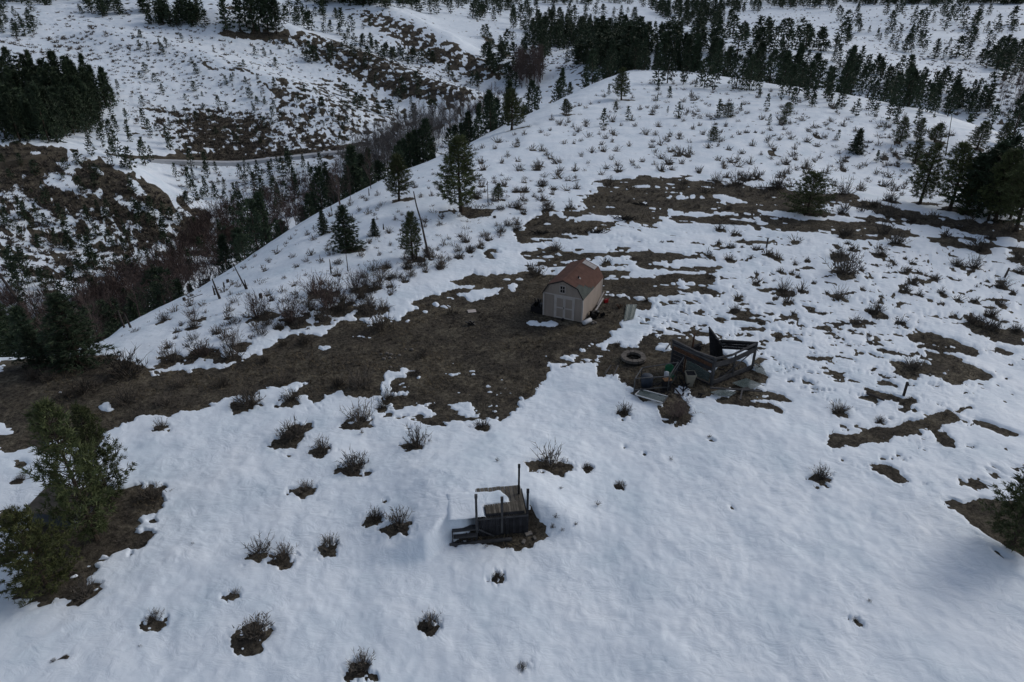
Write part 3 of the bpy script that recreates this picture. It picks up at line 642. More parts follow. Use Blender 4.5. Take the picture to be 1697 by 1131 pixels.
def conifer(seed, kind, lod=0):
    """unit-ish tree of height 8 m: returns (trunk builder, crown builder). kinds: 0 pine, 1 fir, 2 bushy, 3 open young pine, 4 low bushy"""
    R = np.random.RandomState(seed); H = 8.0; TR, CR = TB(), TB()
    Rm = {0: 2.25, 1: 1.95, 2: 3.1, 3: 2.6, 4: 3.6}[kind]; zb = {0: .16, 1: .05, 2: .04, 3: .10, 4: .03}[kind]
    bend = R.normal(0, .12, 2); n = 9
    P = [(bend[0] * math.sin(3 * t) + bend[1] * t * t, bend[1] * math.sin(2.5 * t), -.3 + (H + .2) * t) for t in np.linspace(0, 1, n)]
    TR.tube(P, [.17 * (1 - .93 * t) * (1.3 if t == 0 else 1) for t in np.linspace(0, 1, n)], 7 if lod == 0 else 3)
    def trunk(t): k = t * (n - 1); i = min(int(k), n - 2); return np.array(P[i]) * (1 - k + i) + np.array(P[i + 1]) * (k - i)
    nw = {0: (25, 13, 8), 1: (30, 15, 9), 2: (22, 12, 8), 3: (24, 12, 8), 4: (20, 12, 8)}[kind][lod]
    lop = [R.uniform(.75, 1.2) for _ in range(8)]
    for i in range(nw):
        t = zb + (.985 - zb) * (i / (nw - 1)) ** .92; c = trunk(t); q = (t - zb) / (1 - zb)
        if kind == 1: prof = (1 - q) ** .82 * min(1, .75 + q * 3)
        elif kind in (2, 4): prof = math.sqrt(max(0, 1 - (q * 1.0) ** 1.9)) * min(1, .72 + q * 2.5)
        else: prof = (1 - q) ** .62 * min(1, .42 + q * 2.6)
        nb = (R.randint(5, 8), R.randint(4, 6), 4)[lod]; a0 = R.uniform(0, 6.28)
        for k in range(nb):
            a = a0 + 6.283 * k / nb + R.normal(0, .2); L = Rm * prof * lop[int(a / 6.2832 * 8) % 8] * R.uniform(.6, 1.12) + .12
            if kind in (0, 3) and R.rand() < (.10 if kind == 0 else .12): continue
            el = (-.12 + .75 * q if kind == 1 else .12 + .7 * q) + R.normal(0, .1); d = np.array([math.cos(a) * math.cos(el), math.sin(a) * math.cos(el), math.sin(el)])
            mid = c + d * L * .5 + np.array([0, 0, -.04 * L]); e = c + d * L + np.array([0, 0, .10 * L if kind != 1 else -.02])
            if lod == 0: TR.tube([tuple(c), tuple(mid), tuple(e)], [.035, .022, .008], 3)
            if lod == 0:
                m_ = max(2, int(L / .25))
                for j in range(m_):
                    f = (.28 if kind != 1 else .12) + (1 - (.28 if kind != 1 else .12)) * (j + R.uniform(.3, 1)) / m_
                    p = c + (mid - c) * f * 2 if f < .5 else mid + (e - mid) * (f - .5) * 2
                    side = np.array([-math.sin(a), math.cos(a), 0]) * R.normal(0, .15 + .15 * L * (1 - f * .6)); dd = unit(d + side * .9)
                    clump(CR, R, p + side + R.normal(0, .05, 3), dd, .36 if kind != 1 else .30, .036 + .010 * (kind in (1, 4)), 13)
            elif lod == 1:
                for j in range(3):
                    f = .3 + .7 * (j + R.uniform(.2, .9)) / 3; p = c + (e - c) * f; side = np.array([-math.sin(a), math.cos(a), 0]) * R.normal(0, .25 * L)
                    clump(CR, R, p + side, d, .66, .11, 7)
            else:
                for f in (.45, .9): clump(CR, R, c + (e - c) * f, d, .95, .27, 3)
    for _ in range((14, 6, 3)[lod]): clump(CR, R, trunk(.985), (0, 0, 1), .4 + .1 * lod, .03 * (1 + 2 * lod), 2)
    return TR, CR
def shrub(seed, kind, lod=0):
    """twiggy bush one metre wide; kind 0 sage, 1 willow (upright fan)"""
    R = np.random.RandomState(seed); T = TB(); n = int({0: (60, 18), 1: (70, 22)}[kind][lod] * R.uniform(.55, 1.15)); heart = R.uniform(.1, 1.2); tallf = R.uniform(.8, 1.25)
    for i in range(n):
        a = R.uniform(0, 6.28); sp = R.uniform(0, 1) ** .7; lean = sp * (1.05 if kind == 0 else .62)
        L = tallf * R.uniform(.34, .74) * (1 if kind == 0 else 1.55) * (1 - .25 * sp * (kind == 0)); b = np.array([math.cos(a) * .10 * sp, math.sin(a) * .10 * sp, -.06])
        d = np.array([math.cos(a) * math.sin(lean), math.sin(a) * math.sin(lean), math.cos(lean)]); p = [b]; dd = d.copy(); s = 4 if lod == 0 else 2
        for k in range(s): dd = unit(dd + R.normal(0, .16, 3) + np.array([0, 0, .10])); p.append(p[-1] + dd * L / s)
        r0 = (.011 if kind == 0 else .0075) * (1 if lod == 0 else 1.9); T.tube(p, [r0 * (1 - .72 * k / s) for k in range(s + 1)], 3)
        for k in range((5 if kind == 0 else 6) if lod == 0 else 3):
            f = R.uniform(.35, 1) * s; i_ = min(int(f), s - 1); q = p[i_] + (p[i_ + 1] - p[i_]) * (f - i_); t = unit(unit(p[-1] - p[0]) * .8 + R.normal(0, .55, 3) + np.array([0, 0, .3])); l_ = L * R.uniform(.18, .40)
            w = unit(np.cross(t, R.normal(0, 1, 3))) * (.0075 if lod == 0 else .016); T.tri(tuple(q - w), tuple(q + w), tuple(q + t * l_))
    if kind == 0:      # leafy, shaggy heart
        for i in range(int((200, 26)[lod] * heart)):
            p = np.clip(R.normal(0, 1, 3), -1.5, 1.5) * np.array([.19, .19, .09]) + np.array([0, 0, .12]); clump(T, R, p, (0, 0, 1), .13 + .08 * lod, .014 + .03 * lod, 1)
    return T
def bare_tree(seed, lod=0, fork=False):
    R = np.random.RandomState(seed); T, C = TB(), TB(); H = 8.
    P = [(R.normal(0, .05) * i, R.normal(0, .05) * i, -.3 + (H + .2) * i / 5) for i in range(6)]; T.tube(P, [.07 * (1 - .85 * i / 5) for i in range(6)], 4)
    for i in range((42, 20)[lod]):
        t = R.uniform(.22, .97); k = t * 5; j = min(int(k), 4); c = np.array(P[j]) * (1 - k + j) + np.array(P[j + 1]) * (k - j); a = R.uniform(0, 6.28); L = (1 - t) * 2.2 + .5
        d = unit([math.cos(a) * .55, math.sin(a) * .55, 1]); e = c + d * L; C.tube([tuple(c), tuple(c + d * L * .5 + R.normal(0, .06, 3)), tuple(e)], [.022, .014, .006], 3)
        for _ in range((6, 4)[lod]):
            f = R.uniform(.2, 1); q = c + d * L * f; t2 = unit(d + R.normal(0, .5, 3)); w = unit(np.cross(t2, R.normal(0, 1, 3))) * .016; C.tri(tuple(q - w), tuple(q + w), tuple(q + t2 * R.uniform(.4, .9)))
    return T, C

def meshes(builder, n, name, mt, *a):
    out = []
    for s in range(n):
        T, C = builder(s * 13 + 5, *a); out.append((T.mesh(name + '_trunk', [mt[0]]), C.mesh(name + '_crown', [mt[1]])))
    return out
PIN = {0: meshes(conifer, 4, 'pine', (M['bark'], M['needle_n']), 0, 0), 1: meshes(conifer, 2, 'fir', (M['bark'], M['needle']), 1, 0), 2: meshes(conifer, 2, 'bushy_pine', (M['bark'], M['needle_n']), 2, 0),
       3: meshes(conifer, 3, 'open_pine', (M['bark'], M['needle_n']), 3, 0), 4: meshes(conifer, 2, 'low_pine', (M['bark'], M['needle_y']), 4, 0)}
PIN1 = {0: meshes(conifer, 5, 'pine', (M['bark'], M['needle']), 0, 1), 1: meshes(conifer, 4, 'fir', (M['bark'], M['needle']), 1, 1), 2: meshes(conifer, 2, 'bushy_pine', (M['bark'], M['needle']), 2, 1)}
BT = meshes(bare_tree, 4, 'aspen', (M['aspen'], M['aspen']), 0); BR = meshes(bare_tree, 3, 'red_tree', (M['willow'], M['willow']), 0)
SAGE = [shrub(100 + s, 0).mesh('sagebrush', [M['twig']]) for s in range(7)]; SAGE1 = [shrub(200 + s, 0, 1).mesh('sagebrush', [M['twig']]) for s in range(6)]
WIL = [shrub(300 + s, 1).mesh('willow', [M['willow']]) for s in range(5)]
HALF = {0: 2.1, 1: 1.85, 2: 2.9, 3: 2.6, 4: 3.4}
def tree(kind, p, h, label, cat='pine tree', group=None, wscale=1., protos=PIN, name='pine_tree', lean=None, seed=None):
    R = np.random.RandomState(seed if seed is not None else nr.randint(1 << 30)); tm, cm = protos[kind][R.randint(len(protos[kind]))] if isinstance(protos, dict) else protos[R.randint(len(protos))]
    o = thing(name, label, cat, (p[0], p[1], p[2]), group); s = h / 8.; o.scale = (s * wscale, s * wscale, s); o.rotation_euler = ((lean or (R.normal(0, .02), 0))[0], (lean or (0, R.normal(0, .02)))[1], R.uniform(0, 6.28))
    link('trunk', tm, o); link('crown', cm, o); return o

# ---- the trees one can name
LIST = []
for i, (u, v, h, w, kd, lb) in enumerate(TREES):
    p = pt(u, v); k, c = pxm(p); H = hgt(p, h); ws = (w / k) / (2 * HALF[kd] * H / 8.)
    tree(kd, p, H, lb, 'pine tree' if kd != 1 else 'fir tree', 'large conifers one can tell apart', min(max(ws * (1.3 if kd < 3 else 1.15), .8), 1.9), seed=1000 + i * 3, name='pine_tree' if kd != 1 else 'fir_tree')

# ---- forests and scattered conifers: foot polygon, number, height range, kind weights, label, group
def stand(poly, n, h0, h1, kinds, seed, mind): return [(p, nr.uniform(h0, h1), kinds[nr.randint(len(kinds))]) for p in in_px(poly, n, seed, mind)]
def crest(u0, u1, n, d0, d1, h0, h1, kinds):     # behind the rim of the near hill
    out = []
    for _ in range(n):
        u = nr.uniform(u0, u1); v = np.interp(u, [s[0] for s in SIL], [s[1] for s in SIL]); d = pix_dir(u, v); a = math.atan2(d[0], d[1])
        rs = 22 / np.interp(a, _ag, _tg) + np.interp(a, _ag, _Lg) / 2 + nr.uniform(d0, d1); x, y = rs * math.sin(a), rs * math.cos(a); out.append((np.array([x, y, gz(x, y)]), nr.uniform(h0, h1), kinds[nr.randint(len(kinds))]))
    return out
GROVES = [
 ('pine in the forest on the hill crest', 'forest on the crest of the near hill', crest(1040, 1410, 150, -10, 60, 4, 11, (0, 0, 1, 0)) + crest(1000, 1090, 14, 0, 30, 7, 10, (0, 0, 1))),
 ('pine on snow before the crest forest', 'front row of the crest forest', stand('1060,128 1150,132 1290,146 1400,160 1410,168 1280,160 1140,146 1070,142', 16, 5, 8, (0, 0, 2), 301, 2)),
 ('conifer in the band behind the left rim', 'trees behind the left rim of the hill', crest(790, 1050, 80, 0, 50, 3, 9, (0, 1, 0)) + crest(600, 790, 44, 5, 38, 3, 7.5, (0, 1, 2)) + crest(400, 610, 52, 5, 46, 3, 7.5, (0, 1, 2))),
 ('conifer in the valley bottom at left', 'valley conifers at left', crest(180, 420, 30, 8, 46, 2.5, 6, (1, 0, 2)) + crest(0, 200, 16, 10, 34, 3, 6, (1, 0, 2)) + stand('0,340 200,350 360,380 470,330 470,380 400,430 320,470 215,530 120,560 0,570', 85, 1.5, 4.6, (0, 1, 2), 302, 2)),
 ('dark tree in the dense left-edge forest', 'dense forest at the left edge', stand('0,140 60,140 130,145 175,160 190,180 150,215 110,238 40,236 0,232', 190, 4.5, 12, (1, 0, 1), 303, 1.6)),
 ('conifer on snow below the left-edge forest', 'young trees below the left forest', stand('150,180 230,205 290,235 270,290 200,295 130,262 110,236', 30, 3.2, 6.5, (1, 0), 304, 3)),
 ('conifer between valley road and creek', 'trees between road and creek', stand('300,275 420,275 560,272 600,290 540,330 470,360 380,400 330,340 260,300', 60, 2, 6, (1, 0, 1), 305, 3)),
 ('young pine on the hilltop snow', 'young pines on the hilltop snow', stand('900,200 1000,150 1150,140 1300,155 1450,185 1600,225 1600,300 1450,270 1300,230 1150,200 1000,220', 26, 1.2, 3.2, (0, 2), 309, 4) + stand('1180,140 1420,165 1560,200 1500,215 1300,175', 18, 2.2, 4.5, (0, 2, 0), 310, 3)),
 ('pine of the small row on the top-left ridge', 'pines on the far ridge at top left', stand('364,46 380,42 420,44 472,52 466,60 410,56 370,58', 9, 12, 17, (0, 0), 306, 3)),
 ('pine on the right slope behind the hilltop', 'pines on the right slope', crest(1380, 1697, 34, -14, 50, 3, 7.5, (0, 0, 2)) + stand('1380,100 1500,120 1640,160 1640,205 1560,190 1440,160 1370,135', 60, 4, 8, (0, 1, 2), 307, 3)),
 ('pine in the group right of the brown crescent', 'dark pines at the right end', stand('1610,330 1697,330 1697,380 1620,372 1590,352', 12, 4, 7.5, (0, 2), 308, 1.5)),
]
rest = []
def upx(p): d = p[1] * math.cos(TH) + (CAM_Z - p[2]) * math.sin(TH); return 848.5 + F * p[0] / d
ORD = ['leftmost'] + [a + ' from the left' for a in 'second third fourth fifth sixth seventh eighth ninth tenth eleventh twelfth thirteenth fourteenth fifteenth sixteenth seventeenth eighteenth nineteenth twentieth'.split()]
def rank_words(us, hs, big, small):
    """what sets each one apart: the largest and smallest by size, the others by their order from left to right"""
    n = len(us); o = list(np.argsort(us)); out = [None] * n; hi, lo = int(np.argmax(hs)), int(np.argmin(hs))
    for r, i in enumerate(o): out[i] = ORD[r] if r < len(ORD) else ('rightmost' if r == n - 1 else 'in the right end')
    if n > 3: out[o[-1]] = 'rightmost'
    if n > 1 and big: out[hi] = big + ' of its patch'; out[lo] = small + ' of its patch'
    return out
def sublabels(items, lb, minor='conifer'):
    """a description of its own for small sets: by place along the group, by depth and by size"""
    if len(items) < 9: return [lb + x for x in [', ' + w + ' from the left' for w in ('first', 'second', 'third', 'fourth', 'fifth', 'sixth', 'seventh', 'eighth')][:len(items)]] if len(items) > 1 else [lb]
    us = np.array([upx(t[0]) for t in items]); rs = np.array([math.hypot(t[0][0], t[0][1]) for t in items]); hs = np.array([t[1] for t in items]); out = [None] * len(items)
    nu_ = 3 if len(items) < 40 else 5; qu = np.quantile(us, np.linspace(0, 1, nu_ + 1)[1:-1]); qr = np.median(rs); names = ('left end', 'middle', 'right end') if nu_ == 3 else ('far left', 'left part', 'middle', 'right part', 'far right')
    cell = [(int(np.searchsorted(qu, a)), int(b > qr)) for a, b in zip(us, rs)]
    for c in sorted(set(cell)):
        idx = [i for i in range(len(items)) if cell[i] == c]; where = ('front' if c[1] == 0 else 'back') + ' ' + names[c[0]]
        for i, w_ in zip(idx, rank_words([us[i] for i in idx], [hs[i] for i in idx], 'tallest', 'shortest')): out[i] = lb + ', ' + where + ', ' + w_
    return out
allc = []
for lb, g, L in GROVES:
    L = sorted(L, key=lambda t: -t[1] / math.hypot(t[0][0], t[0][1])); 
    for (p, h, k) in L: allc.append((p, h, k, lb, g))
allc.sort(key=lambda t: -t[1] / math.hypot(t[0][0], t[0][1]))
budget = 300 - len(TREES); cnt = 0
for lb, g, _ in GROVES:
    mine = [t for t in allc[:budget] if t[4] == g]
    for (p, h, k, _l, _g), nm in zip(mine, sublabels(mine, lb)): tree(k, p, h, nm, 'pine tree', g, protos=PIN1, wscale=nr.uniform(.75, 1.15) if 'forest' in g or 'band' in nm else nr.uniform(.95, 1.4))
rest = [t[:3] for t in allc[budget:]]
def joined(items, protos, name, mats, label_kind='stuff'):
    """many small plants as one mesh: items (p, scale, wscale, proto index)"""
    Vs, Fs, Ms = [], [], []; o = 0
    arr = [(np.array(T.v), np.array(T.f), np.array(T.m)) for T in protos]
    for p, s, ws, k in items:
        v, f, m = arr[k % len(arr)]; a = nr.uniform(0, 6.28); c, s_ = math.cos(a), math.sin(a)
        x = np.stack([(v[:, 0] * c - v[:, 1] * s_) * s * ws + p[0], (v[:, 0] * s_ + v[:, 1] * c) * s * ws + p[1], v[:, 2] * s + p[2]], 1); Vs.append(x); Fs.append(f + o); Ms.append(m); o += len(v)
    me = mesh_np(name, np.concatenate(Vs), np.concatenate(Fs), mats, np.concatenate(Ms)); return tag(link(name, me), kind=label_kind)
LOW = []
for s in range(10):
    T, C = conifer(700 + s, 1 if s % 3 == 0 else 0, 2); n = len(T.v); T.v += C.v; T.f += [tuple(i + n for i in f) for f in C.f]; T.m += [1] * len(C.f); LOW.append(T)
FAR = [('430,15 480,12 560,30 620,45 560,60 500,50 440,40', 34, 4, 9), ('560,60 700,90 800,150 740,130 620,90', 30, 3, 7), ('120,2 190,2 210,28 150,32 110,18', 30, 4, 8), ('0,15 60,20 60,60 10,70 0,50', 26, 3, 6),
 ('230,15 330,20 345,45 250,45', 60, 5, 9),
 ('1040,100 1200,110 1400,125 1500,165 1640,200 1697,225 1697,200 1500,130 1300,95', 60, 3, 7), ('860,20 1050,20 1080,95 900,100', 160, 5, 12), ('0,300 200,320 400,400 230,500 0,560', 60, 1.2, 3), ('280,180 560,140 740,200 600,262 400,262 240,240', 80, 1.0, 3), ('560,110 700,160 640,200 560,170', 10, 3, 6), ('480,100 620,60 700,90 620,120', 26, 3, 7),
 ('700,5 850,5 900,30 850,45 760,30 620,12', 60, 8, 13), ('850,30 950,40 1050,50 1090,90 1000,110 900,105 850,70', 130, 6, 12), ('800,60 880,90 900,130 850,150 800,110', 40, 6, 10), ('960,100 1060,90 1060,112 980,120', 60, 6, 10),
 ('1050,5 1260,4 1260,22 1100,30', 130, 9, 14), ('1260,2 1400,3 1380,14 1290,16', 60, 9, 14), ('1400,2 1697,3 1697,8 1420,8', 150, 8, 13), ('1330,10 1600,12 1697,30 1697,60 1500,50 1400,45', 46, 7, 12), ('1400,50 1500,55 1640,70 1697,90 1660,120 1500,90 1390,75', 60, 5, 9),
 ('1050,45 1200,42 1400,75 1400,88 1200,92 1050,95', 110, 6, 11), ('1100,28 1230,30 1200,45 1110,45', 40, 8, 12), ('0,0 120,0 100,10 0,10', 20, 5, 9), ('500,0 700,0 700,8 520,10', 70, 9, 14), ('700,0 1050,0 1050,8 720,8', 90, 9, 14),
 ('1640,90 1697,80 1697,130 1660,140', 24, 5, 8), ('120,100 300,110 480,110 560,200 420,230 260,200 200,170', 46, 1.6, 3.6), ('200,60 500,70 560,110 300,110 200,100', 26, 1.5, 3.5), ('620,110 760,170 700,200 600,160', 12, 3, 5), ('860,40 1040,60 1040,85 880,75', 60, 8, 12), ('0,260 220,280 340,340 200,340 0,320', 20, 1.5, 3)]
far_items = [(p, h / 8., nr.uniform(.8, 1.3), nr.randint(10)) for p, h, k in rest]
for i, (poly, n, h0, h1) in enumerate(FAR):
    far_items += [(p, nr.uniform(h0 * .7, h1) / 8., nr.uniform(1.1, 1.9), nr.randint(10)) for p in in_px(poly, n, 600 + i)]
for _ in range(700):      # woods beyond the frame and over the far hills
    a = nr.uniform(-math.pi, math.pi); r = nr.uniform(900, 2600)
    if norm_fbm(np.array([r * math.sin(a)]), np.array([r * math.cos(a)]), 260, 2, 5)[0] < .1: continue
    x, y = r * math.sin(a), r * math.cos(a); far_items.append((np.array([x, y, gz(x, y)]), nr.uniform(8, 13) / 8., 1.1, nr.randint(10)))
joined(far_items, LOW, 'far_conifers', [M['bark'], M['needle']])

# ---- bare trees and thickets
THICK = [
 ('aspen in the grey creek thicket', 'grey aspen thicket by the creek', BT, [(p, nr.uniform(7, 11)) for p in in_px('560,304 600,262 640,238 700,214 750,198 778,206 750,234 700,260 640,286 590,312', 170, 401, .6)], 'bare_aspen'),
 ('leafless tree in the round valley-head thicket', 'round dark thicket at the valley head', BR, [(p, nr.uniform(11, 16)) for p in in_px('846,132 872,126 900,132 898,145 866,148', 42, 402, 1)], 'bare_tree'),
 ('leafless tree in the reddish creek brush', 'reddish creek brush', BR, [(p, nr.uniform(3.5, 6)) for p in in_px('770,170 850,140 850,165 800,200 760,215', 34, 403, 1)] + [(p, nr.uniform(4, 6.5)) for p in in_px('370,320 460,330 480,380 400,420 380,370', 22, 404, 1)] + [(p, nr.uniform(4, 6)) for p in in_px('600,290 640,300 560,350 520,345', 12, 414, 1)], 'bare_tree'),
 ('red-brown leafless tree behind the left rim', 'red-brown trees behind the left rim', BR, [(t[0], t[1]) for t in crest(60, 560, 110, 8, 50, 4, 8, (0,))], 'bare_tree'),
 ('leafless tree in the upper-right thicket', 'dark thicket at the upper right edge', BR, [(p, nr.uniform(4, 7)) for p in in_px('1650,150 1697,130 1697,205 1670,195 1655,170', 40, 405, .8)], 'bare_tree'),
]
for lb, g, pr, L, nm in THICK:
    for (p, h), sl_b in zip(L, sublabels(L, lb)): tree(0, p, h, sl_b, 'bare tree', g, protos=pr, name=nm, wscale=nr.uniform(.9, 1.6))

# ---- low brush in the gully, too dense to count
WL1 = [shrub(330 + s, 1, 1) for s in range(5)]
brush = [(p, nr.uniform(2.0, 3.8), 1.1, nr.randint(5)) for p in in_px('120,500 240,440 330,370 400,330 480,300 560,300 600,270 690,225 760,190 830,150 860,160 780,210 740,244 640,286 560,325 470,375 400,422 330,466 240,520 160,560', 420, 440)] + [(p, nr.uniform(1.5, 3), 1.1, nr.randint(5)) for p in in_px('0,470 120,500 240,450 240,520 120,575 0,575', 120, 441)]
joined(brush, WL1, 'creek_brush', [M['willow']])
# ---- shrubs
def bush(p, w, label, group, protos=SAGE, name='sagebrush', cat='bush', hs=1.):
    me = protos[nr.randint(len(protos))]; o = link(name, me, loc=(p[0], p[1], p[2] - .01)); s = w / 1.0
    o.scale = (s, s, s * hs * nr.uniform(.85, 1.15)); o.rotation_euler = (nr.normal(0, .05), nr.normal(0, .05), nr.uniform(0, 6.28)); return tag(o, label, cat, group)
for i, (u, v, w, lb) in enumerate(NEAR_SAGE):
    p = pt(u, v); k, c = pxm(p); rd = lb.startswith('reddish'); bush(p, w / k * (.95 if rd else nr.uniform(.92, 1.12)), lb, 'sagebrush one can tell apart in the snow', WIL if rd else SAGE, hs=.72 if rd else 1.)
    if w > 58: q = p + np.array([w / k * .25, .1, 0]); q[2] = gz(q[0], q[1])
for i, (u, v, w, h, lb) in enumerate(WILLOW):
    p = pt(u, v); k, c = pxm(p); o = bush(p, w / k * .85, lb, 'willow bushes on the left flank', WIL, 'willow_bush', 'bush', (h / w) * .8)
for j, (u, v, w) in enumerate([(921,860,12),(991,839,13),(930,812,8),(954,872,9),(916,877,12),(932,882,9),(824,766,10),(1112,764,9),(806,909,10),(1175,727,10),(1440,1000,9),(320,905,8),(233,1075,8),(600,720,9)]):
    p = pt(u, v); p[2] += .10; k, c = pxm(p); bush(p, w / k, 'tiny grass sprig poking through the lower snow, ' + rank_words([921,991,930,954,916,932,824,1112,806,1175,1440,320,233,600], [1.] * 14, '', '')[j] if j not in (0,) else 'tiny grass sprig poking through the snow right of the deck pit', 'tiny grass sprigs poking through the snow', SAGE1, 'grass_sprig', 'sprig')
def place_words(p):
    u = upx(p); d_ = math.hypot(p[0], p[1]); c = 'far left' if u < 330 else 'left' if u < 560 else 'left centre' if u < 800 else 'in the middle' if u < 1050 else 'right centre' if u < 1250 else 'right' if u < 1450 else 'far right'
    return c, ('nearest' if d_ < 48 else 'near' if d_ < 60 else 'lower middle' if d_ < 74 else 'upper middle' if d_ < 90 else 'upper' if d_ < 115 else 'topmost')
nmid = 0; midl = {}
for u, v, w in MID:
    p = pt(u, v); k, c = pxm(p); g = ('sagebrush along the left brown strip' if u < 760 and v > 430 else 'sagebrush on the patchy snow right of the shed' if v > 375 else 'sagebrush along the brown crescent and the snow above it')
    lb = {'sagebrush along the left brown strip': 'sagebrush along the left bare strip', 'sagebrush on the patchy snow right of the shed': 'sagebrush on the patchy snow', 'sagebrush along the brown crescent and the snow above it': 'dark sagebrush near the brown crescent'}[g]
    midl.setdefault((lb, g) + place_words(p), []).append((p, w, k)); nmid += 1
for (lb, g, c, d_), L in midl.items():
    for (p, w, k), w_ in zip(L, rank_words([upx(t[0]) for t in L], [t[1] for t in L], 'widest', 'narrowest')): bush(p, w / k * nr.uniform(.9, 1.2), lb + ', ' + c + ', ' + d_ + ' band, ' + w_, g, SAGE if w > 24 else SAGE1)
left_ = 300 - len(NEAR_SAGE) - nmid - len(WILLOW)
sc_sage.sort(key=lambda t: -t[1] / math.hypot(t[0][0], t[0][1])); small = []; scl = {}
for i, (p, w) in enumerate(sc_sage):
    if i < left_: scl.setdefault(place_words(p), []).append((p, w))
    else: small.append((p, w, 1., nr.randint(6)))
for (c, d_), L in scl.items():
    for (p, w), w_ in zip(L, rank_words([upx(t[0]) for t in L], [t[1] for t in L], 'widest', 'narrowest')): bush(p, w, 'open-slope sagebrush, ' + c + ', ' + d_ + ' band, ' + w_, 'sagebrush scattered over the snowy slope', SAGE1 if w < 1.2 else SAGE)
TINY = []
for s in range(8):
    R = np.random.RandomState(900 + s); T = TB()
    for _ in range(13): a = R.uniform(0, 6.28); l_ = R.uniform(.25, .6); d = unit([math.cos(a) * .7, math.sin(a) * .7, R.uniform(.4, 1.3)]); w_ = unit(np.cross(d, R.normal(0, 1, 3))) * .07; b = R.normal(0, .1, 3) * [1, 1, .2]; T.tri(tuple(b - w_), tuple(b + w_), tuple(b + d * l_))
    TINY.append(T)
joined(small, [shrub(200 + s, 0, 1) for s in range(6)], 'low_sage_scrub', [M['twig']], 'stuff')
OPP = [('120,90 480,80 600,150 620,230 420,250 240,230 190,160', 1100, .7, 2.0), ('0,20 300,20 480,70 300,110 100,100 0,90', 500, 1, 2.6), ('0,70 120,60 170,30 130,90 40,100', 60, 1.5, 3), ('0,310 230,320 400,400 300,460 100,480 0,470', 700, .6, 2.0), ('420,60 760,100 800,160 640,150 520,110', 600, .8, 2.2),
       ('1380,60 1697,70 1697,200 1560,190 1400,140', 800, .8, 2.4), ('280,270 560,270 600,300 440,380 380,400 300,330', 320, .8, 2.2), ('860,60 1100,60 1050,110 880,120', 260, 1, 3), ('0,240 160,262 340,360 200,380 0,330', 300, .6, 1.6), ('280,190 420,180 560,240 600,262 330,264', 500, .8, 2.2), (HILLX, 260, .4, 1.1), (FLANK, 260, .25, .6), (HILL, 160, .3, .6), ('1050,5 1697,15 1697,60 1100,40', 360, 1, 3)]
tiny = []
for i, (poly, n, a, b) in enumerate(OPP): tiny += [(p, nr.uniform(a, b), 1.2, nr.randint(8)) for p in in_px(poly, n, 800 + i)]
for poly, n in [('0,238 60,242 130,262 210,290 300,335 420,380 340,440 230,480 120,470 0,460', 1500), ('250,180 330,175 420,190 470,225 560,240 570,262 420,270 330,264 290,250', 1500), ('460,140 560,130 640,170 740,200 620,260 540,245 470,200', 900), ('420,55 520,58 620,90 700,125 780,160 760,180 640,150 560,110 500,78', 900), ('600,20 660,35 730,70 800,100 840,120 800,130 700,90 630,50', 600)]:
    q = in_px(poly, n, 950 + n); q = np.array(q); kk = is_bare(q[:, 0], q[:, 1]); tiny += [(p, nr.uniform(.7, 1.9), 1.2, nr.randint(8)) for p in q[kk]]
joined(tiny, TINY, 'distant_scrub', [M['twig']])
# dry grass and litter on the bare ground
gr = []; R = np.random.RandomState(5)
X = R.uniform(-34, 62, 150000); Y = R.uniform(20, 95, 150000); keep = (np.abs(np.arctan2(X, Y)) < .68) & (R.rand(150000) < np.clip(1.5 - np.hypot(X, Y) / 90, .12, 1)); X, Y = X[keep], Y[keep]; k_ = is_bare(X, Y); X, Y = X[k_], Y[k_]
dens = norm_fbm(X, Y, 2.2, 3, 61); k_ = dens > -.2 - .6 * R.rand(len(X)); X, Y = X[k_], Y[k_]; X, Y = X[:42000], Y[:42000]; Zg = ground(X, Y); n = len(X)
a = R.uniform(0, 6.28, (n, 3)); l_ = R.uniform(.08, .22, (n, 3)); tl = R.uniform(.3, 1.4, (n, 3)); V = np.zeros((n, 3, 3, 3)); w_ = .012 + .012 * R.rand(n, 3)
for k in range(3):
    ox, oy = R.normal(0, .05, n), R.normal(0, .05, n)
    V[:, k, 0] = np.stack([X + ox - np.sin(a[:, k]) * w_[:, k], Y + oy + np.cos(a[:, k]) * w_[:, k], Zg - .01], 1); V[:, k, 1] = np.stack([X + ox + np.sin(a[:, k]) * w_[:, k], Y + oy - np.cos(a[:, k]) * w_[:, k], Zg - .01], 1)
    V[:, k, 2] = np.stack([X + ox + np.cos(a[:, k]) * l_[:, k] * tl[:, k], Y + oy + np.sin(a[:, k]) * l_[:, k] * tl[:, k], Zg + l_[:, k] * .7], 1)
V = V.reshape(-1, 3); Ft = np.arange(len(V)).reshape(-1, 3)
half = (np.repeat(dens[k_][:n] if False else norm_fbm(X, Y, 5, 2, 66), 3) > .1).astype(int)
tag(link('dry_grass', mesh_np('dry_grass', V, Ft, [M['litter'], M['twig']], 1 - half)), kind='stuff')
# low dark litter shrublets on the bare strip
X = R.uniform(-34, 62, 9000); Y = R.uniform(22, 90, 9000); k_ = (np.abs(np.arctan2(X, Y)) < .68) & is_bare(X, Y) & (norm_fbm(X, Y, 6, 2, 68) > .1); X, Y = X[k_][:1500], Y[k_][:1500]; Zg = ground(X, Y)
joined([(np.array([x, y, z]), R.uniform(.18, .42), 1.3, R.randint(6)) for x, y, z in zip(X, Y, Zg)], [shrub(200 + s, 0, 1) for s in range(6)], 'low_brush', [M['twig']], 'stuff')

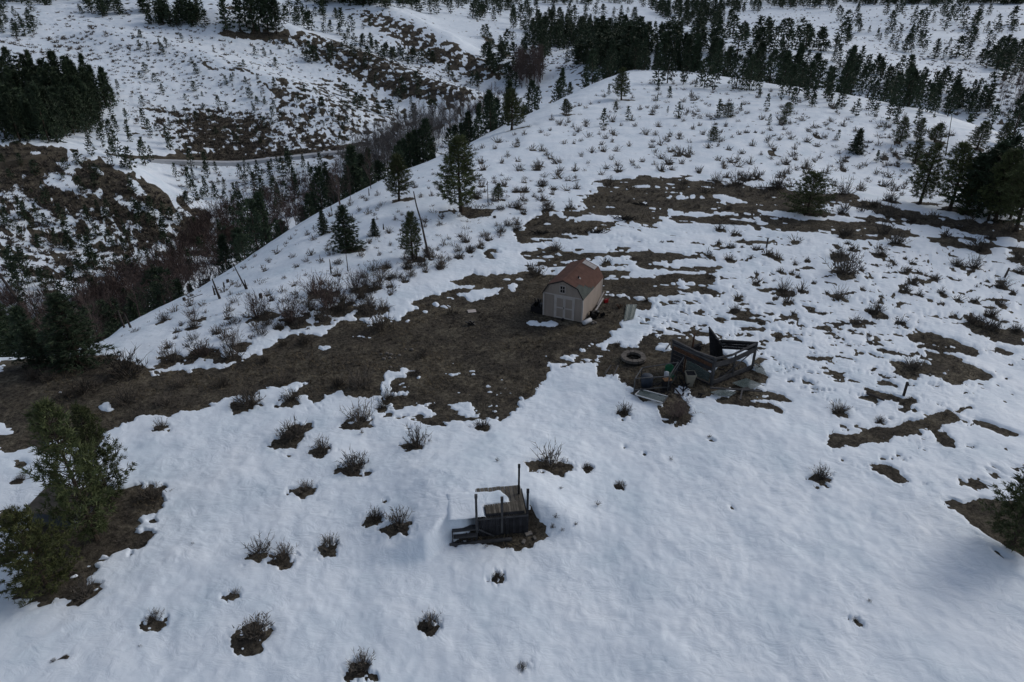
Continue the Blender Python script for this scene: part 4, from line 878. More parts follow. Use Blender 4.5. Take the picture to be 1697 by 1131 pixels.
# ---------------------------------------------------------------- built things: materials
B = dict(
    siding=mat('pink_tan_siding', (.275, .235, .205), .8, .13, 1.2, .1, 30, stretch=(1, 1, .35)), trim=mat('pale_trim', (.40, .365, .345), .7, .08, 3),
    shingle=mat('brown_shingles', (.084, .045, .036), .95, .22, 2.4, .5, 16), under=mat('green_underlayment', (.045, .055, .052), .85, .3, 2.5), black=mat('black_plastic', (.012, .012, .014), .5, .2, 4),
    edge=mat('dark_roof_edge', (.030, .027, .026), .7), panel=mat('pale_roof_panel', (.24, .23, .235), .4, .1, 2), glass=mat('window_glass', (.01, .012, .016), .12, spec=.6),
    wood=mat('weathered_timber', (.055, .055, .058), .9, .35, 2.5, .5, 25, stretch=(1, 1, 1), objrand=.30), dwood=mat('blackened_boards', (.020, .020, .023), .85, .4, 4, .5, 18, objrand=.35),
    deck=mat('grey_tan_decking', (.092, .084, .072), .9, .35, 5, .4, 20, objrand=.42), rust=mat('rusty_brown_board', (.075, .040, .026), .9, .4, 5), white=mat('white_plastic', (.45, .47, .50), .45, .06, 3),
    beige=mat('beige_plastic', (.22, .205, .165), .6, .1, 4), navy=mat('dark_blue_drum', (.022, .030, .045), .45, .2, 3), green=mat('green_plastic', (.015, .105, .052), .5, .15, 4), red=mat('red_plastic', (.25, .012, .016), .45, .1, 4),
    stone=mat('grey_concrete', (.115, .105, .096), .95, .25, 6, .4, 25, objrand=.12), ash=mat('ash_and_soot', (.02, .019, .018), 1, .5, 5), rock=mat('field_stone', (.14, .13, .12), .95, .3, 4, .4, 14, objrand=.25),
    metal=mat('dull_grey_metal', (.07, .073, .078), .55, .2, 4, metallic=.4), orange=mat('orange_tan_wood', (.15, .085, .045), .8, .2, 5), pump=mat('tan_roof_board', (.11, .096, .08), .9, .25, 3, .3, 20), pwall=mat('blue_grey_wall', (.065, .075, .09), .85, .2, 3),
    road=mat('gravel_road', (.36, .38, .41), .95, .15, .3), track=mat('tan_dirt_track', (.075, .064, .05), .95, .2, .3),
)
def clear_sheet(name, color, alpha):
    m = mat(name, color, .15, spec=.6); m.node_tree.nodes['Principled BSDF'].inputs['Alpha'].default_value = alpha; return m
B['pane'] = clear_sheet('dusty_green_pane', (.09, .12, .12), .62); B['pane2'] = clear_sheet('corrugated_plastic', (.11, .135, .12), .9)
def g3(x, y, dz=0.): return Vector((x, y, gz(x, y) + dz))

# ---- roads on the far slopes
def ribbon(name, pts, w, m, dz):
    q = cast([p[0] for p in pts], [p[1] for p in pts]); path = []
    for a, b in zip(q[:-1], q[1:]):
        n = max(2, int(np.hypot(*(b - a)[:2]) / 2.)); path += [a + (b - a) * k / n for k in range(n)]
    path.append(q[-1]); path = np.array(path); ker = np.hanning(9); ker /= ker.sum(); px_ = np.stack([np.convolve(np.pad(path[:, i], 4, mode='edge'), ker, 'valid') for i in (0, 1)], 1)
    V = []; F_ = []; zc = ground(px_[:, 0], px_[:, 1]); zc = np.convolve(np.pad(zc, 4, mode='edge'), ker, 'valid')
    for i, (x, y) in enumerate(px_):
        d = px_[min(i + 1, len(px_) - 1)] - px_[max(i - 1, 0)]; d = d / np.hypot(*d); nx, ny = -d[1], d[0]
        for k, s in enumerate((-1.25, -1, 1, 1.25)): V.append((x + nx * w / 2 * s, y + ny * w / 2 * s, zc[i] + (dz if k in (1, 2) else dz - 1.2)))
    for i in range(len(px_) - 1):
        for k in range(3): a = i * 4 + k; F_.append((a, a + 4, a + 5, a + 1))
    tag(link(name, mesh_np(name, V, F_, [m])), kind='structure')
ribbon('road', [(238, 266), (300, 270), (360, 272), (420, 270), (470, 264), (520, 259), (565, 255), (600, 250), (640, 236)], 2.4, B['road'], .75)
ribbon('dirt_track', [(-30, 276), (0, 272), (28, 268), (56, 263), (80, 258)], 2.6, B['track'], .45)

# ---- gambrel shed
a0 = math.radians(-24.5); a1 = math.radians(65.5); ux, uy = Vector((math.cos(a0), math.sin(a0), 0)), Vector((math.cos(a1), math.sin(a1), 0))
FR = Vector((SHED_FR[0], SHED_FR[1], gz(SHED_FR[0], SHED_FR[1]) + .02)); WID, LEN = 3.08, 4.45; O = FR - ux * WID
HW, HK, HP, IN = 1.92, 2.62, 3.06, .42
def sp(x, y, z): return O + ux * x + uy * y + Vector((0, 0, z))
def sbox(x0, x1, y0, y1, z0, z1): return ([sp(x0, y0, z0), sp(x1, y0, z0), sp(x1, y1, z0), sp(x0, y1, z0)], [sp(x0, y0, z1), sp(x1, y0, z1), sp(x1, y1, z1), sp(x0, y1, z1)])
shed = thing('garden_shed', 'pinkish tan gambrel-roofed shed with double doors on the bare ground', 'shed', tuple(sp(WID / 2, LEN / 2, 0)))
def sb(name, boxes, m, par=shed):
    b = MB()
    for q in boxes: b.hexa(*sbox(*q))
    return b.build(name, m, par)
sb('foundation', [(.04, WID - .04, .04, LEN - .04, -.35, .02)], B['edge'])
# gable walls with gambrel outline, made of grooved siding boards
def gy(x): x = min(x, WID - x); return HW + (HK - HW) * x / IN if x < IN else HK + (HP - HK) * (x - IN) / (WID / 2 - IN)
nb = 15
for face, y0, y1 in (('front', 0, .04), ('back', LEN - .04, LEN)):
    for k in range(nb):
        x0, x1 = WID * k / nb + (.006 if k else 0), WID * (k + 1) / nb - .006; b = MB()
        xs = [x0] + [x for x in (IN, WID / 2, WID - IN) if x0 < x < x1] + [x1]
        for xa, xb in zip(xs[:-1], xs[1:]): b.hexa([sp(xa, y0, 0.02), sp(xb, y0, 0.02), sp(xb, y1, 0.02), sp(xa, y1, 0.02)], [sp(xa, y0, gy(xa) - .03), sp(xb, y0, gy(xb) - .03), sp(xb, y1, gy(xb) - .03), sp(xa, y1, gy(xa) - .03)])
        b.build('siding_board', B['siding'], shed)
nb = 22
for x0, x1 in ((0, .04), (WID - .04, WID)):
    for k in range(nb): sb('siding_board', [(x0, x1, .042 + (LEN - .084) * k / nb + .006, .042 + (LEN - .084) * (k + 1) / nb - .006, .02, HW - .02)], B['siding'])
sb('wall_core', [(.045, WID - .045, .045, LEN - .045, .03, HW - .05)], B['edge'])
# trim
for x0, x1 in ((-.015, .085), (WID - .085, WID + .015)): sb('corner_trim', [(x0, x1, -.022, -.001, .03, HW - .02)], B['trim'])
sb('corner_trim', [(WID + .001, WID + .022, -.022, .085, .03, HW - .03)], B['trim']); sb('corner_trim', [(WID + .001, WID + .022, LEN - .085, LEN + .01, .03, HW - .03)], B['trim'])
sb('gable_band', [(.087, WID - .087, -.020, -.001, HW - .11, HW - .03)], B['trim'])
DX0, DX1, DZ = .98, 2.36, 1.74
sb('door_frame', [(DX0 - .10, DX0, -.045, -.002, .03, DZ + .10), (DX1, DX1 + .10, -.045, -.002, .03, DZ + .10), (DX0, DX1, -.044, -.002, DZ, DZ + .10)], B['trim'])
xm = (DX0 + DX1) / 2
for xa, xb in ((DX0 + .006, xm - .006), (xm + .006, DX1 - .006)):
    d = sb('door', [(xa, xb, -.018, -.003, .05, DZ - .01)], B['siding'])
    t = MB()
    for q in ((xa, xa + .085, .05, DZ - .01), (xb - .085, xb, .05, DZ - .01), (xa + .085, xb - .085, .05, .14), (xa + .085, xb - .085, DZ - .10, DZ - .01), (xa + .085, xb - .085, .84, .93)): t.hexa(*sbox(q[0], q[1], -.040, -.019, q[2], q[3]))
    t.build('door_trim', B['trim'], d)
sb('door_handle', [(xm - .05, xm - .02, -.07, -.041, .82, 1.0)], B['black'])
sb('threshold', [(xm - .12, xm + .02, -.22, -.04, -.05, .10)], B['black'])
WX0, WX1, WZ0, WZ1 = 1.32, 1.66, 2.10, 2.60
w = sb('window_frame', [(WX0 - .05, WX0, -.035, -.002, WZ0 - .05, WZ1 + .05), (WX1, WX1 + .05, -.035, -.002, WZ0 - .05, WZ1 + .05), (WX0, WX1, -.034, -.002, WZ0 - .05, WZ0), (WX0, WX1, -.034, -.002, WZ1, WZ1 + .05)], B['trim'])
wm, wz = (WX0 + WX1) / 2, (WZ0 + WZ1) / 2
sb('muntin', [(wm - .012, wm + .012, -.028, -.012, WZ0, WZ1), (WX0, wm - .012, -.026, -.012, wz - .012, wz + .012), (wm + .012, WX1, -.026, -.012, wz - .012, wz + .012)], B['trim'], w)
for xa, xb in ((WX0, wm - .012), (wm + .012, WX1)):
    for za, zb in ((WZ0, wz - .012), (wz + .012, WZ1)): sb('pane', [(xa, xb, -.011, -.004, za, zb)], B['glass'], w)
# roof: four slopes with shingle courses
OV = .10
def roofpt(s, y, lift=0.):      # s runs 0..1 lower slope, 1..2 upper slope; side handled by mirror
    if s <= 1: x = -OV * .35 + (IN + OV * .35) * s; z = HW - .08 + (HK - HW + .08) * s; nx, nz = -(HK - HW), IN
    else: x = IN + (WID / 2 - IN) * (s - 1); z = HK + (HP - HK) * (s - 1); nx, nz = -(HP - HK), (WID / 2 - IN)
    L = math.hypot(nx, nz); return x + nx / L * lift, z + nz / L * lift
for side in (0, 1):
    def R3(s, y, l): x, z = roofpt(s, y, l); return sp(WID - x if side else x, y, z)
    for sl, (s0, s1, nc) in enumerate(((0, 1, 5), (1, 2, 7))):
        pr = sb('roof_slope', [], B['edge']) if False else None
        b = MB(); P_ = [R3(s0, -OV, -.02), R3(s0, LEN + OV, -.02), R3(s1, LEN + OV, -.02), R3(s1, -OV, -.02)]; Q_ = [R3(s0, -OV, .012), R3(s0, LEN + OV, .012), R3(s1, LEN + OV, .012), R3(s1, -OV, .012)]
        b.hexa(P_, Q_); deckp = b.build('roof_deck', B['edge'], shed)
        for c in range(nc):
            sa, sbb = s0 + (s1 - s0) * c / nc, s0 + (s1 - s0) * (c + 1) / nc + (.02 if c < nc - 1 else 0); b = MB()
            ya = -OV - .01; yb = LEN + OV + .01
            if side and sl == 0: ya = (2.35, 1.75, 1.45, 1.25, .75)[c]    # shingles gone at the front: green underlayment shows
            if side and sl == 1 and c == 0: ya = .62
            b.hexa([R3(sa, ya, .014), R3(sa, yb, .014), R3(sbb, yb, .014), R3(sbb, ya, .014)], [R3(sa, ya, .040), R3(sa, yb, .040), R3(sbb, yb, .026), R3(sbb, ya, .026)]); b.build('shingle_course', B['shingle'], deckp)
            if ya > -.05:
                b = MB(); b.hexa([R3(sa, -OV, .013), R3(sa, ya - .004, .013), R3(sbb - .02, ya - .004, .013), R3(sbb - .02, -OV, .013)], [R3(sa, -OV, .020), R3(sa, ya - .004, .020), R3(sbb - .02, ya - .004, .020), R3(sbb - .02, -OV, .020)]); b.build('bare_roof_sheet', B['under'], deckp)
    if side:
        for k in range(4):      # four pale panels running down the slope at the back end
            sa = 1.05 + .225 * k; b = MB(); b.hexa([R3(sa, 3.72, .045), R3(sa, 4.40, .045), R3(sa + .21, 4.40, .045), R3(sa + .21, 3.72, .045)], [R3(sa, 3.72, .075), R3(sa, 4.40, .075), R3(sa + .21, 4.40, .075), R3(sa + .21, 3.72, .075)]); b.build('skylight_panel', B['panel'], shed)
        x, z = roofpt(1.42, 0, .03); b = MB(); b.tube([sp(WID - x, 1.35, z - .02), sp(WID - x, 1.35, z + .16)], [.055, .055], 10); b.build('roof_vent', B['black'], shed)
        b = MB(); b.hexa([R3(1.30, 1.30, .03), R3(1.30, 1.52, .03), R3(1.46, 1.52, .03), R3(1.46, 1.30, .03)], [R3(1.30, 1.30, .05), R3(1.30, 1.52, .05), R3(1.46, 1.52, .05), R3(1.46, 1.30, .05)]); b.build('vent_flashing', B['panel'], shed)
b = MB(); b.beam(sp(WID / 2, -OV - .01, HP + .035), sp(WID / 2, LEN + OV, HP + .035), .2, .03); b.build('ridge_cap', B['shingle'], shed)
for y_ in (-OV - .02, LEN + OV + .015):
    b = MB(); q = [roofpt(s, 0, .0) for s in (0, 1, 2)]; pr = [(x, z) for x, z in q] + [(WID - x, z) for x, z in q[1::-1]]
    for (xa, za), (xb, zb) in zip(pr[:-1], pr[1:]): b.beam(sp(xa, y_, za - .01), sp(xb, y_, zb - .01), .02, .08)
    b.build('rake_board', B['edge'], shed)

# ---- things round the shed
def S2(x, y): p = sp(x, y, 0); return p.x, p.y
def planter(x, y, r, h, rz, tilt, label):
    b = MB(); c = g3(x, y, .0); ax = Vector((math.sin(tilt) * math.cos(rz), math.sin(tilt) * math.sin(rz), math.cos(tilt))); c = c + Vector((0, 0, r * math.sin(tilt) * .9))
    b.tube([c, c + ax * h * .94, c + ax * h * .94, c + ax * h, c + ax * h, c + ax * h * .12], [r * .78, r, r * 1.08, r * 1.08, r * .93, r * .72], 12); solo(b, 'plant_pot', B['black'], label, 'plant pot', tuple(g3(x, y)), 'black pots in the heap beside the shed', True)
for k, (x, y, r, tl, lb) in enumerate([(WID + .38, .95, .17, 1.45, 'nearest black pot of the heap, lying beside the white drum'), (WID + .30, 1.30, .18, .2, 'black pot standing against the shed side wall'), (WID + .66, 1.15, .16, 1.3, 'black pot lying on the outer side of the heap'),
        (WID + .62, 1.52, .18, .1, 'upright black pot at the far outer side of the heap'), (WID + .28, 1.68, .17, 1.5, 'black pot lying farthest back against the wall'), (WID + .92, 1.38, .14, 1.2, 'small black pot fallen farthest out from the wall')]):
    X, Y = S2(x, y); planter(X, Y, r, .36, k * 1.3, tl, lb)
b = MB(); A_, C_ = sp(WID + .22, -.32, .17), sp(WID + .52, .42, .17); b.tube([A_, A_ + (C_ - A_) * .04, A_ + (C_ - A_) * .95, C_], [.12, .17, .17, .12], 14); A_.z = gz(A_.x, A_.y) + .17
dr = solo(b, 'water_drum', B['white'], 'white plastic cylinder lying at the front right corner of the shed', 'drum', tuple(g3(A_.x, A_.y)), smooth=True)
b = MB(); b.tube([sp(WID + .35, 1.7, .14), sp(WID + .2, 4.3, .20)], [.075, .075], 8); solo(b, 'stove_pipe', B['panel'], 'long pale grey pipe lying along the side wall of the shed', 'pipe', tuple(g3(*S2(WID + .35, 1.7))))
b = MB(); b.beam(sp(WID + .1, 3.2, .08), sp(WID + .14, 4.6, .62), .09, .04); solo(b, 'leaning_board', B['trim'], 'short pale board leaning at the back corner of the shed', 'board', tuple(g3(*S2(WID + .1, 3.2))))
b = MB(); c = sp(WID + .52, 4.05, 0); c.z = gz(c.x, c.y); b.box((c.x, c.y, c.z + .13), (.32, .18, .24), .5).box((c.x, c.y, c.z + .255), (.24, .12, .03), .5); b.tube([(c.x - .1, c.y, c.z + .28), (c.x - .08, c.y, c.z + .36), (c.x + .08, c.y, c.z + .36), (c.x + .1, c.y, c.z + .28)], [.018] * 4, 6)
b.tube([(c.x + .15, c.y + .05, c.z + .26), (c.x + .28, c.y + .1, c.z + .36)], [.03, .018], 6); solo(b, 'fuel_can', B['red'], 'red plastic fuel can at the back corner of the shed', 'fuel can', tuple(c))
for k, (x, y, s) in enumerate([(.78, .05, .13), (.92, .28, .11), (.70, .42, .10)]):
    X, Y = S2(WID + x, y); b = MB(); p = g3(X, Y, s * .5); b.tube([p + Vector((-s, 0, 0)), p + Vector((-s * .5, 0, .03)), p + Vector((s * .5, .03, .02)), p + Vector((s, 0, 0))], [s * .3, s * .8, s * .75, s * .25], 7)
    solo(b, 'rock', B['rock'], ['grey stone right beside the white drum', 'pale stone just behind the stone at the drum', 'smallest stone between the drum and the black pots'][k], 'rock', tuple(g3(X, Y)), 'stones beside the white drum', True)
# crate of black junk left of the shed
X, Y = S2(-.52, .55); cr = thing('storage_crate', 'open black crate full of junk against the left wall of the shed', 'crate', tuple(g3(X, Y)))
def lb_(b, x0, x1, y0, y1, z0, z1): b.hexa(*[[q + Vector((0, 0, 0)) for q in h] for h in sbox(x0, x1, y0, y1, z0, z1)])
b = MB(); lb_(b, -1.0, -.08, .1, 1.0, .0, .04); b.build('crate_floor', B['black'], cr)
for q in ((-1.0, -.08, .08, .1, 0, .50), (-1.0, -.08, 1.0, 1.02, 0, .50), (-1.02, -1.0, .08, 1.02, 0, .50), (-.08, -.06, .08, 1.02, 0, .50)): b = MB(); lb_(b, *q); b.build('crate_side', B['black'], cr)
b = MB()
for k in range(9): x, y = nr.uniform(-.95, -.2), nr.uniform(.2, .9); b.beam(sp(x, y, .1), sp(x + nr.normal(0, .2), y + nr.normal(0, .15), nr.uniform(.5, .95)), nr.uniform(.04, .12), nr.uniform(.03, .08))
tag(b.build('junk', B['black'], cr), kind='stuff')
b = MB(); b.tube([sp(-.3, .35, .45), sp(-.25, .3, .78)], [.10, .12], 10); solo(b, 'metal_bucket', B['metal'], 'grey metal bucket on top of the black crate by the shed', 'bucket', tuple(sp(-.3, .35, .45)))
# small loose things on the bare ground
p = pt(782, 517); b = MB(); b.box((p[0], p[1], p[2] + .06), (.62, .5, .03), .2); solo(b, 'flat_board', B['trim'], 'small pale square board lying on the bare ground left of the shed', 'board', tuple(p))
p = pt(783, 539); b = MB()
for k in range(6): b.beam((p[0] + nr.normal(0, .2), p[1] + nr.normal(0, .08), p[2]), (p[0] + nr.normal(0, .3), p[1] + nr.normal(0, .1), p[2] + .28), .12, .05)
solo(b, 'scrap_heap', B['black'], 'small heap of black scraps just below the pale square board', 'scrap', tuple(p))
p = pt(1027, 510); b = MB()
for k in range(6): b.beam((p[0] + nr.normal(0, .12), p[1] + nr.normal(0, .12), p[2]), (p[0] + nr.normal(0, .2), p[1] + nr.normal(0, .12), p[2] + .25), .07, .04)
solo(b, 'scrap_heap', B['rust'], 'little brown scrap heap right of the red can behind the shed', 'scrap', tuple(p))
# corrugated sheet half under the snow
c = [pt(u, v) for u, v in ((1033, 535), (1050, 530), (1056, 507), (1038, 507))]; n = 26; V = []
for i in range(n + 1):
    f = i / n; a = c[0] + (c[1] - c[0]) * f; bq = c[3] + (c[2] - c[3]) * f; dz = .11 + .022 * math.sin(f * 6.283 * 8)
    V += [(a[0], a[1], a[2] + dz), (bq[0], bq[1], bq[2] + dz), (a[0], a[1], a[2] + dz - .008), (bq[0], bq[1], bq[2] + dz - .008)]
Fq = []
for i in range(n): q = i * 4; Fq += [(q, q + 4, q + 5, q + 1), (q + 2, q + 3, q + 7, q + 6)]
me = mesh_np('corrugated_sheet', np.array(V) - c[0], Fq, [B['pane2']]); tag(link('corrugated_sheet', me, loc=tuple(c[0])), 'greenish corrugated plastic sheet lying at the snow edge right of the shed', 'sheet')

# ---- fire ring
p = pt(1049.5, 597); fr = thing('fire_ring', 'round fire pit of grey wedge blocks with black ash inside', 'fire pit', tuple(p)); n = 12
for course in range(2):
    for k in range(n):
        t0, t1 = 2 * math.pi * (k + .5 * course + .04) / n, 2 * math.pi * (k + .5 * course + .96) / n; z0 = p[2] - .05 + course * .19; r0, r1 = .50 + nr.normal(0, .008), .82 + nr.normal(0, .012); dz = nr.normal(0, .006)
        q = lambda r, t, z: (p[0] + r * math.cos(t), p[1] + r * math.sin(t), z)
        b = MB(); b.hexa([q(r0, t0, z0), q(r1, t0, z0), q(r1, t1, z0), q(r0, t1, z0)], [q(r0, t0, z0 + .18 + dz), q(r1, t0, z0 + .18 + dz), q(r1, t1, z0 + .18 + dz), q(r0, t1, z0 + .18 + dz)]); b.build('block', B['stone'] if course else B['ash'], fr)
b = MB(); b.tube([(p[0], p[1], p[2] - .02), (p[0], p[1], p[2] + .06)], [.5, .42], 14); b.build('ash_bed', B['ash'], fr)
for k in range(4):
    a = k * 1.7; b = MB(); b.tube([(p[0] - .3 * math.cos(a), p[1] - .3 * math.sin(a), p[2] + .09), (p[0] + .3 * math.cos(a), p[1] + .25 * math.sin(a), p[2] + .14)], [.035, .03], 6); b.build('charred_stick', B['ash'], fr)

# ---- ruined greenhouse
def at(u, v, dz=0.): q = pt(u, v); return Vector((q[0], q[1], q[2] + dz))
RA, RB, RC, RD = at(1111, 611), at(1178, 640), at(1246, 612), at(1190, 594)
gh = thing('ruined_greenhouse', 'collapsed roofless greenhouse of dark weathered boards and sagging rails', 'ruin', tuple((RA + RB + RC + RD) / 4)); Z = Vector((0, 0, 1))
def bm(name, p, q, w, h, m=B['wood'], par=gh): b = MB(); b.beam(p, q, w, h); return b.build(name, m, par)
bm('corner_post', RA - Z * .1, RA + Z * 1.98, .10, .10); bm('corner_post', RB - Z * .1, RB + Z * 2.0, .20, .14); bm('corner_post', RC - Z * .1, RC + Z * 1.86, .12, .12); bm('corner_post', RD - Z * .1, RD + Z * 1.35, .1, .1, B['dwood'])
def lerp(a, b_, t): return a + (b_ - a) * t
def across(n): return n.cross(Z).normalized()
# left wall: planks following a sloping top, the lower right half open behind a dusty pane
dAB = (RB - RA)
for k in range(7):      # horizontal boards, upper ones full length, lower ones short
    z0 = .05 + .27 * k; t1 = 1.0 if k >= 4 else .30; bm('wall_board', RA + Z * (z0 + .12 + nr.normal(0, .01)), lerp(RA, RB, t1) + Z * (z0 + .12 - .03 * k * t1), .035, .24, B['dwood'] if k != 5 else B['rust'])
bm('top_beam', RA + Z * 2.02 - dAB * .03, lerp(RA, RB, .55) + Z * 1.86, .13, .14); bm('top_beam', lerp(RA, RB, .55) + Z * 1.86, RB + Z * 1.93, .12, .13); bm('second_beam', RA + Z * 1.84 + across(dAB) * .12, RB + Z * 1.72 + across(dAB) * .12, .06, .10)
bm('wall_stud', lerp(RA, RB, .33), lerp(RA, RB, .33) + Z * 1.3, .09, .06, B['rust']); bm('sill_beam', lerp(RA, RB, .3) + Z * .10, RB + Z * .08, .10, .12, B['dwood'])
b = MB(); q0, q1 = lerp(RA, RB, .36), lerp(RA, RB, .93); nrm = across(dAB) * .05; b.hexa([q0 + Z * .2 - nrm, q1 + Z * .2 - nrm, q1 + Z * .2 - nrm * .8, q0 + Z * .2 - nrm * .8], [q0 + Z * 1.15 - nrm, q1 + Z * .78 - nrm, q1 + Z * .78 - nrm * .8, q0 + Z * 1.15 - nrm * .8]); b.build('pane', B['pane'], gh)
bm('brace', RA + Z * 1.9 + across(dAB) * -.1, lerp(RA, RB, .45) + Z * 1.45 + across(dAB) * -.14, .05, .03)
# front right frame: two sagging top rails, bottom rail, studs, brace
mid = lerp(RB, RC, .42); bm('rail', RB + Z * 1.90, mid + Z * 1.70, .06, .14); bm('rail', mid + Z * 1.70, RC + Z * 1.86, .06, .14)
bm('wide_rail', RB + Z * 1.44, mid + Z * 1.30, .05, .34); bm('wide_rail', mid + Z * 1.30, RC + Z * 1.42, .05, .34)
bm('bottom_rail', RB + Z * .24, RC + Z * .20, .07, .24); bm('sill_beam', RB + Z * .06 - (RC - RB) * .02, RC + Z * .02, .12, .10, B['dwood'])
s1 = lerp(RB, RC, .50); bm('wall_stud', s1 + Z * .1, s1 + Z * 1.78, .10, .07); bm('brace', lerp(RB, RC, .20) + Z * .25, lerp(RB, RC, .92) + Z * 1.30, .04, .06); bm('brace', RC + Z * .5, RC + (RC - RB) * .12 + (RC - RD) * .25, .06, .04)
bm('loose_stick', RC + Z * .3, RC + (RC - RB) * .18 - Z * .02 + (RC - RD) * .1, .05, .03, B['orange'])
# back wall boards and leaning dark panel at the far corner
dDC = RC - RD
for k in range(3): bm('wall_board', RD + Z * (1.18 - .19 * k), RC + Z * (1.80 - .19 * k), .035, .165, B['dwood'])
bm('top_beam', RD + Z * 1.34, RC + Z * 1.93 + dDC * .03, .10, .08)
LP, LQ = at(1177, 588), at(1200, 598); tl = Vector((-.25, .10, 0))
for k in range(4):
    a = lerp(LP, LQ, k / 4 + .01); c_ = lerp(LP, LQ, (k + 1) / 4 - .01); h0, h1 = 1.95 - 1.0 * k / 4, 1.95 - 1.0 * (k + 1) / 4 * .9; nn = across(LQ - LP) * .03
    b = MB(); b.hexa([a, c_, c_ + nn, a + nn], [a + tl * 1.3 + Z * h0, c_ + tl + Z * h1, c_ + tl + Z * h1 + nn, a + tl * 1.3 + Z * h0 + nn]); b.build('leaning_panel_board', B['dwood'], gh)
bm('panel_cap', LP + tl * 1.3 + Z * 2.0, LQ + tl + Z * 1.1, .09, .07)
bm('panel_cap', LQ + tl + Z * 1.1, LQ + tl * .4 + Vector((.9, -.05, 0)) + Z * 1.35, .07, .06)
b = MB()
for k in range(60):
    s, t = nr.uniform(.1, .9), nr.uniform(.1, .9); q = lerp(lerp(RA, RB, s), lerp(RD, RC, s), t); q.z = gz(q.x, q.y) + nr.uniform(.02, .15); a = nr.uniform(0, 6.28); L_ = nr.uniform(.1, .45)
    b.beam(q, q + Vector((math.cos(a) * L_, math.sin(a) * L_, nr.uniform(0, .12))), nr.uniform(.03, .12), .03)
tag(b.build('rubble', B['dwood'], gh), kind='stuff')
b = MB(); q = lerp(lerp(RA, RB, .6), lerp(RD, RC, .6), .35); b.tube([q + Z * .05, q + Z * .5 + Vector((.5, .2, 0))], [.18, .05], 7); b.build('snow_remnant', M['snow'], gh)
p = at(1147, 582); b = MB(); b.tube([p - Z * .1, p + Z * 1.25], [.06, .06], 10); b.tube([p + Z * 1.25, p + Z * 1.28], [.075, .075], 10); solo(b, 'stove_pipe', B['rust'], 'upright rusty pipe standing behind the ruined greenhouse', 'pipe', tuple(p))
p = at(1147, 583, 0); b = MB(); b.box((p.x + .3, p.y + .2, p.z + .18), (.5, .4, .36), .3); b.beam((p.x, p.y, p.z + .3), (p.x + .6, p.y + .2, p.z + .5), .2, .05); solo(b, 'wooden_box', B['dwood'], 'dark wooden box at the foot of the rusty upright pipe', 'box', tuple(p))
# glass sheets, lumber and frames lying about
def sheet4(name, uv, dz, m, label, cat, th=.012, group=None):
    q = [at(u, v, dz) for u, v in uv]; b = MB(); b.poly(q, th); return solo(b, name, m, label, cat, tuple(q[0]), group)
sheet4('glass_sheet', ((1246, 605), (1262, 612), (1270, 627), (1252, 622)), .22, B['pane'], 'tall dusty glass sheet lying right of the greenhouse corner', 'glass sheet')
sheet4('glass_sheet', ((1212, 640), (1236, 632), (1262, 642), (1240, 652)), .21, B['pane'], 'greenish glass sheet half under snow before the front rail', 'glass sheet')
sheet4('glass_sheet', ((1176, 655), (1196, 650), (1220, 655), (1210, 662), (1190, 661)), .20, B['pane'], 'bluish glass sheet lying at the foot of the front corner post', 'glass sheet')
for (a, c_, w_, h_, lb) in [((1176, 648), (1262, 655), .12, .07, 'longest grey timber lying in front of the greenhouse'), ((1228, 652), (1240, 650), .28, .05, 'short wide board at the right end of the longest timber'), ((1226, 668), (1229, 652), .09, .05, 'short post stub sticking up before the right glass sheet'),
        ((1002, 625), (1012, 612), .06, .05, 'left crossed stick at the snow edge left of the metal frame'), ((1016, 628), (1024, 612), .06, .04, 'right crossed stick at the snow edge left of the metal frame'), ((1103, 584), (1111, 574), .08, .05, 'short pale board leaning at the back left corner of the greenhouse')]:
    b = MB(); b.beam(at(*a, .22), at(*c_, .28), w_, h_); solo(b, 'timber', B['wood'], lb, 'timber', tuple(at(*a)), 'loose timbers round the greenhouse')
wf = thing('window_sash', 'white framed window sash lying on the snow below the metal frame', 'window', tuple(at(1080, 664))); q = [at(u, v, .28) for u, v in ((1052, 661), (1061, 652), (1106, 664), (1098, 675))]
for a, c_ in zip(q, q[1:] + q[:1]): bm('sash_bar', a, c_, .06, .05, B['white'] if a is not q[2] else B['metal'], wf)
b = MB(); b.poly([v - Z * .01 for v in q], .01); b.build('pane', B['pane'], wf)
# metal cart frame
cf = thing('garden_cart', 'grey metal cart frame standing open left of the greenhouse', 'cart', tuple(at(1080, 640))); e = [at(1050, 655), at(1106, 650), at(1120, 632), at(1062, 632)]; hh = [1.15, 1.1, 1.35, .95]
tp_ = [a + Z * h for a, h in zip(e, hh)]
for a, t in zip(e, tp_): bm('leg', a, t, .05, .05, B['metal'], cf)
for a, c_ in zip(tp_, tp_[1:] + tp_[:1]): bm('top_bar', a, c_, .06, .04, B['metal'], cf)
for a, c_ in ((0, 1), (1, 2)): bm('lower_bar', e[a] + Z * .35, e[c_] + Z * .35, .05, .05, B['metal'], cf)
bm('diagonal_bar', tp_[1] - Z * .3, e[2] + Z * 1.7 + Vector((.3, 0, 0)), .05, .04, B['metal'], cf); bm('diagonal_bar', at(1116, 600, .9), at(1140, 642), .07, .04, B['dwood'], cf)
p = at(1071, 643); b = MB(); b.tube([p + Vector((0, .0, .12)), p + Z * .16, p + Z * .5, p + Z * .84, p + Z * .88], [.30, .34, .355, .34, .30], 18); solo(b, 'barrel', B['navy'], 'dark blue barrel standing inside the metal frame', 'barrel', tuple(p), smooth=True)
p = at(1142, 639); b = MB(); o = [p + Vector(v) for v in ((-.22, -.22, 0), (.22, -.22, 0), (.22, .22, 0), (-.22, .22, 0))]; o = [p + (v - p) * .75 for v in o]; tpp = [p + (v - p) * 1.75 + Z * .85 for v in o]; b.hexa(o, tpp)
